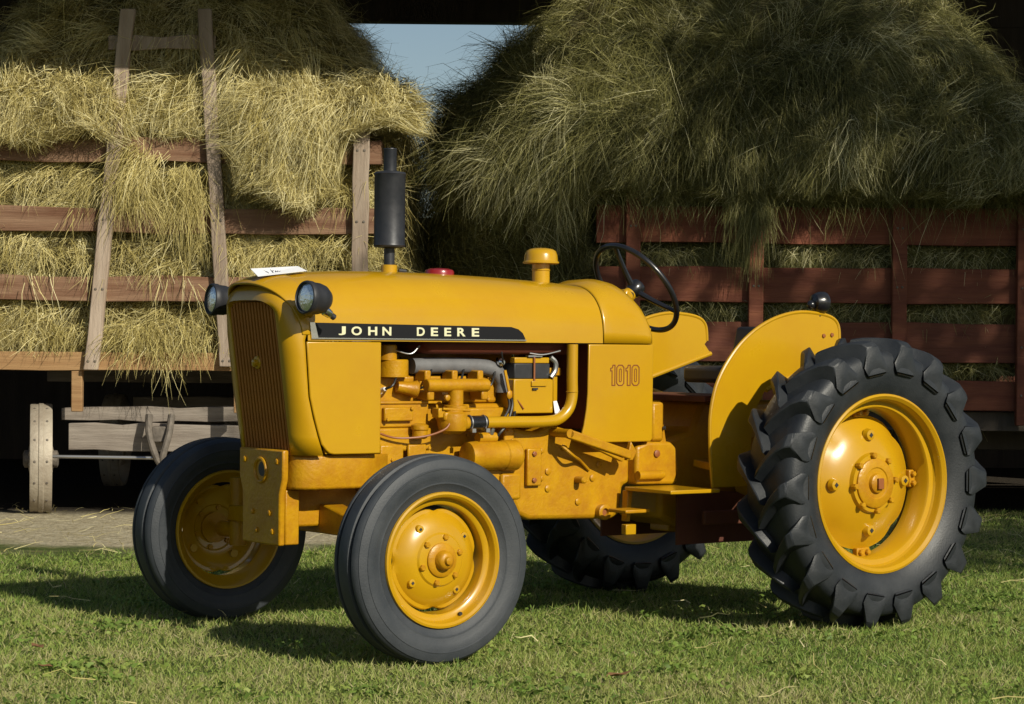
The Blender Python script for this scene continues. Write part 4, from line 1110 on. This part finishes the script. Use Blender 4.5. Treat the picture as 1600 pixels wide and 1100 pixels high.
# wires
wires = empty('w') if False else None
for i, pts in enumerate(([(.715, -.17, .90), (.705, -.2, .85), (.66, -.215, .80), (.60, -.21, .78)], [(.72, -.17, .90), (.715, -.205, .86), (.69, -.215, .80), (.665, -.21, .76)], [(.725, -.17, .905), (.735, -.2, .88), (.765, -.21, .84)],
                         [(.21, -.16, 1.06), (.26, -.2, 1.045), (.30, -.2, 1.075)], [(.79, -.21, 1.05), (.85, -.215, 1.045), (.93, -.215, 1.06)], [(.69, -.18, 1.01), (.675, -.19, 1.05), (.68, -.18, 1.08)])):
    MB().tube(smooth_path(pts, 6), .0052 if i < 2 else .003, 7).build('wire', M['steel'] if i in (3, 4) else (M['copper'] if i == 2 else M['cable']), tr)
MB().bar((.690, -.19, .985), (.712, -.19, .90), .010, .006).ball((.714, -.19, .893), .014, .006, .018).build('dipstick', CY, tr)
for k in range(4):
    x = .17 + .145*k
    sp_ = MB().lathe([(0, .014), (.012, .014), (.014, .009), (.05, .008), (.054, .004)], (x, -.122, .905), (0, -1, .25), 6).build('spark_plug', M['white'], tr)
    MB().tube(smooth_path([(x, -.172, .917), (x + .02, -.19, .93), (x + .05, -.17, .965), (x + .10, -.12, 1.03)], 5), .0045, 7).build('plug_lead', M['cable'], sp_)
MB().tube(smooth_path([(.40, -.26, .80), (.37, -.262, .77), (.30, -.235, .745), (.20, -.205, .74), (.12, -.20, .76)], 6), .0042, 7).build('fuel_line', M['copper'], tr)
MB().tube(smooth_path([(.62, -.20, .70), (.64, -.235, .755), (.70, -.225, .80), (.73, -.20, .83)], 6), .0060, 7).build('starter_cable', M['cable'], tr)
fl_ = MB().lathe([(.735, .020), (.740, .028), (.765, .028), (.770, .032), (.785, .032), (.792, .016)], (.30, -.205, 0), (0, 0, 1), 18).build('sediment_bowl', CY, tr)
for x, z in ((.705, .545), (.725, .60), (.728, .66), (.724, .72), (.705, .765)):
    MB().lathe([(0, .009), (.008, .009), (.010, .005)], (x, -.192, z), (0, -1, 0), 6).build('flange_bolt', CY, tr, smooth=0)
for x, z in ((.11, .955), (.25, .955), (.40, .875), (.52, .875), (.66, .955), (.66, .875), (.58, .80), (.66, .74), (.56, .74)):
    MB().lathe([(0, .008), (.008, .008), (.010, .004)], (x, -.126 if z > .86 else -.136, z), (0, -1, 0), 6).build('head_bolt', CY, tr, smooth=0)
MB().box((.50, -.165, .765), (.72, -.134, .845)).build('tappet_cover', CY, tr, bevel=.008)
MB().tube(smooth_path([(.93, -.23, .70), (.98, -.24, .66), (1.04, -.20, .64), (1.10, -.18, .60)], 5), .006, 7).build('brake_line', CY, tr)
# fuel tank above engine, under hood
MB().box((.33, -.2, 1.045), (1.02, .2, 1.25)).build('fuel_tank', M['dark_inside'], tr, bevel=.03)
MB().box((-.17, -.19, .70), (-.10, .19, 1.2)).build('radiator', M['matt_black'], tr)
# starter motor
stt = MB().lathe([(.0, .035), (.004, .052), (.045, .056), (.05, .054), (.16, .054), (.165, .058), (.22, .058), (.235, .045)], (.500, -.215, .668), (1, 0, 0), 28).build('starter_motor', CY, tr, smooth=30)
MB().cyl((.55, -.215, .735), (.63, -.215, .735), .020, 16).build('solenoid', CY, stt)
MB().lathe([(0, .010), (.02, .010), (.03, .006)], (.605, -.225, .75), (0, -.4, 1), 10).build('terminal', M['steel'], stt)
# oil filter / pump lumps low on the block
MB().box((.60, -.20, .585), (.73, -.13, .66)).box((.66, -.22, .50), (.75, -.15, .60)).build('engine_mount', CY, tr, bevel=.010)

# ---- clutch housing and transmission
tc_ = MB().prism([(.735, .50), (.700, .56), (.700, .745), (.735, .772), (.80, .758), (.86, .752), (.905, .772), (.955, .770), (1.02, .755), (1.10, .735), (1.31, .710), (1.31, .545), (1.275, .535), (1.262, .425), (1.22, .408), (.82, .418), (.765, .440)], -.175, .175).build('clutch_housing', CY, tr, smooth=25, bevel=.022, seg=3)
MB().prism([(.688, .52), (.712, .50), (.728, .52), (.738, .62), (.735, .76), (.712, .785), (.69, .765)], -.192, .192).build('bell_flange', CY, tc_, bevel=.006)
MB().box((.795, -.196, .548), (.862, -.178, .690)).build('inspection_plate', CY, tc_, bevel=.005)
for x, z in ((.825, .67), (.825, .57), (.872, .575), (.872, .68)):
    MB().lathe([(0, .010), (.008, .010), (.010, .006)], (x, -.195 if x < .85 else -.178, z), (0, -1, 0), 6).build('bolt', M['copper'] if x < .85 else CY, tc_, smooth=0)
for x, z in ((.905, .60), (.905, .535), (1.12, .57), (1.15, .62), (1.05, .48), (.98, .69)):
    MB().lathe([(0, .013), (.004, .013), (.006, .009)], (x, -.1765, z), (0, -1, 0), 16).build('casting_boss', CY, tc_)
MB().lathe([(0, .014), (.05, .013), (.055, .008)], (1.045, -.172, .565), (0, -1, 0), 12).build('peg', CY, tc_)
MB().lathe([(.0, .030), (.030, .030), (.032, .026), (.032, .016), (.020, .014)], (1.165, -.172, .437), (0, -1, 0), 20).build('drain_boss', CY, tc_)
MB().lathe([(.0205, .013), (.022, .013)], (1.165, -.172, .437), (0, -1, 0), 12).build('drain_hole', M['copper'], tc_)
MB().prism([(.735, .43), (.76, .55), (.80, .55), (.86, .43)], -.165, .165).build('lower_sump', CY, tc_, bevel=.01)
# clutch pedal link
pl = MB().bar((.925, -.275, .747), (1.225, -.275, .660), .034, .03).build('pedal_link', CY, tr, bevel=.005)
MB().cyl((.925, -.290, .748), (.925, -.175, .748), .017, 14).build('pivot', CY, pl)
MB().bar((1.04, -.27, .702), (1.19, -.27, .642), .016, .02).build('lower_link', CY, pl, bevel=.004)
MB().prism([(1.205, .640), (1.235, .640), (1.255, .672), (1.225, .715)], -.283, -.262).build('lever_end', CY, pl, bevel=.004)
# rear case ahead of the axle
rc = MB().prism([(1.300, .540), (1.300, .690), (1.360, .708), (1.475, .706), (1.506, .680), (1.518, .60), (1.506, .535)], -.222, .222).build('gear_case', CY, tr, bevel=.014, seg=3)
MB().box((1.375, -.225, .708), (1.436, -.10, .862)).build('hydraulic_valve', CY, rc, bevel=.012)
MB().cyl((1.43, -.227, .76), (1.436, -.234, .76), .008, 8).build('port', M['matt_black'], rc)
MB().prism([(1.425, .70), (1.455, .70), (1.44, .775)], -.215, -.205).build('gusset', CY, rc)
MB().lathe([(0, .014), (.006, .014), (.008, .01)], (1.40, -.2235, .66), (0, -1, 0), 12).build('plug', M['copper'], rc)
MB().lathe([(0, .018), (.12, .018), (.13, .012)], (1.30, -.232, .577), (1, 0, 0), 12).build('shift_rail', CY, rc)
# main rear housing, axle trumpets, platform
rh = MB().prism([(1.50, .40), (1.50, .70), (1.66, .74), (1.72, .86), (2.18, .86), (2.28, .78), (2.28, .42), (2.20, .36), (1.60, .36)], -.12, .17).build('rear_housing', CY, tr, bevel=.02)
for sy in (-1, 1):
    MB().lathe([(.18, .17), (.22, .16), (.30, .115), (.60, .095), (.64, .105)], (RX, 0, .5593), (0, sy, 0), 28).build('axle_trumpet', CY, rh)
    MB().box((1.245, sy*.36 - .14, .520), (1.49, sy*.36 + .14, .535)).build('footrest', Y, tr, bevel=.003)
    MB().prism([(1.25, .52), (1.275, .52), (1.262, .40), (1.245, .40)], sy*.20, sy*.235).build('footrest_bracket', CY, tr, bevel=.003)
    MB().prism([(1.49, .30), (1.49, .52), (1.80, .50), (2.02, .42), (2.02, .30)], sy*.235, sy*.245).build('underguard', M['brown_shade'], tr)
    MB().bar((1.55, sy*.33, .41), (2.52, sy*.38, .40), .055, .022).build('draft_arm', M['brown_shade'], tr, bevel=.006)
MB().box((1.14, -.36, .442), (1.26, -.25, .456)).build('lower_step', CY, tr, bevel=.004)
MB().bar((1.60, 0, .36), (2.5, 0, .34), .05, .12, (0, 1, 0)).build('drawbar', CY, tr, bevel=.006)
MB().box((1.19, -.30, .355), (1.24, -.27, .395)).build('latch', Y, tr, bevel=.003)
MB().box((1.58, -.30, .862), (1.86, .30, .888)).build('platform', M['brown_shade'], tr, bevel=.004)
# seat
se = MB().box((1.88, -.20, .93), (2.22, .20, 1.00)).build('seat_cushion', M['matt_black'], tr, bevel=.02, seg=3)
MB().prism([(2.10, 1.0), (2.14, 1.165), (2.19, 1.165), (2.20, 1.0)], -.20, .16).build('backrest', M['matt_black'], se, bevel=.015, seg=3)
MB().box((1.98, -.06, .86), (2.10, .06, .929)).build('seat_post', CY, se)

# ------------------------------------------------------------------ small things
def paper():
    rot = Matrix.Translation((TX, TY, 0)) @ Matrix.Rotation(TH, 4, 'Z')
    lo0, lo1, hi0, hi1 = (-.315, -.09, 1.314), (-.115, -.09, 1.339), (-.300, -.01, 1.343), (-.105, -.01, 1.357)
    P = [Vector(p) for p in (lo0, lo1, hi1, hi0)]
    n = (P[1] - P[0]).cross(P[3] - P[0]).normalized()
    vs = [tuple(rot @ p) for p in P] + [tuple(rot @ (p + n*.0015)) for p in P]
    o = MB().add(vs, [(0,3,2,1),(4,5,6,7),(0,1,5,4),(1,2,6,5),(2,3,7,6),(3,0,4,7)]).build('paper_sheet', M['white'], None, smooth=0)
    tag(o, 'white sheet of paper with dark writing lying on the tractor hood', 'paper')
    def at(u, v): return (P[0]*(1-u) + P[1]*u)*(1-v) + (P[3]*(1-u) + P[2]*u)*v - n*.0012
    mb = MB()
    for strokes in ([(.22,.75),(.25,.5),(.27,.3)], [(.36,.3),(.37,.75),(.41,.6),(.38,.5)], [(.42,.35),(.44,.55),(.46,.35),(.48,.5),(.50,.38),(.53,.45)], [(.23,.45),(.27,.5)]):
        mb.tube([rot @ at(u, v) for u, v in strokes], .0024, 5)
    mb.build('handwriting', M['ink'], o)
paper()
lf = random.Random(9)
for x, y, lab in ((-1.62, 8.02, 'small curled brown leaf on the grass left of the near front wheel'),
                  (2.10, 8.35, 'curled brown leaf on the grass below the rear wheel'),
                  (-1.50, 7.55, 'brown leaf lying on the grass near the lower left corner'),
                  (.35, 7.45, 'small brown leaf on the grass below the gap between the near wheels')):
    s = lf.uniform(.025, .05); a = lf.uniform(0, 6.28); mb = MB()
    pts = [(-1,0,.1),(-.5,.45,.35),(.3,.4,.2),(1,0,.5),(.3,-.4,.25),(-.5,-.45,.4)]
    c_, s_ = math.cos(a), math.sin(a)
    V = [(s*(p[0]*c_ - p[1]*s_), s*(p[0]*s_ + p[1]*c_), s*p[2]*.7) for p in pts]
    V += [(p[0], p[1], p[2] + .0012) for p in V]
    V += [(0, 0, s*.05), (0, 0, s*.05 + .0012)]
    F = [(i, (i+1) % 6, 12) for i in range(6)] + [((i+1) % 6 + 6, i + 6, 13) for i in range(6)] + [(i, i+6, (i+1) % 6 + 6, (i+1) % 6) for i in range(6)]
    o = mb.add(V, F).build('fallen_leaf', M['dead_leaf'], None, smooth=0)
    o.location = (x, y, .028)
    tag(o, lab, 'leaf', 'brown leaves fallen on the lawn')
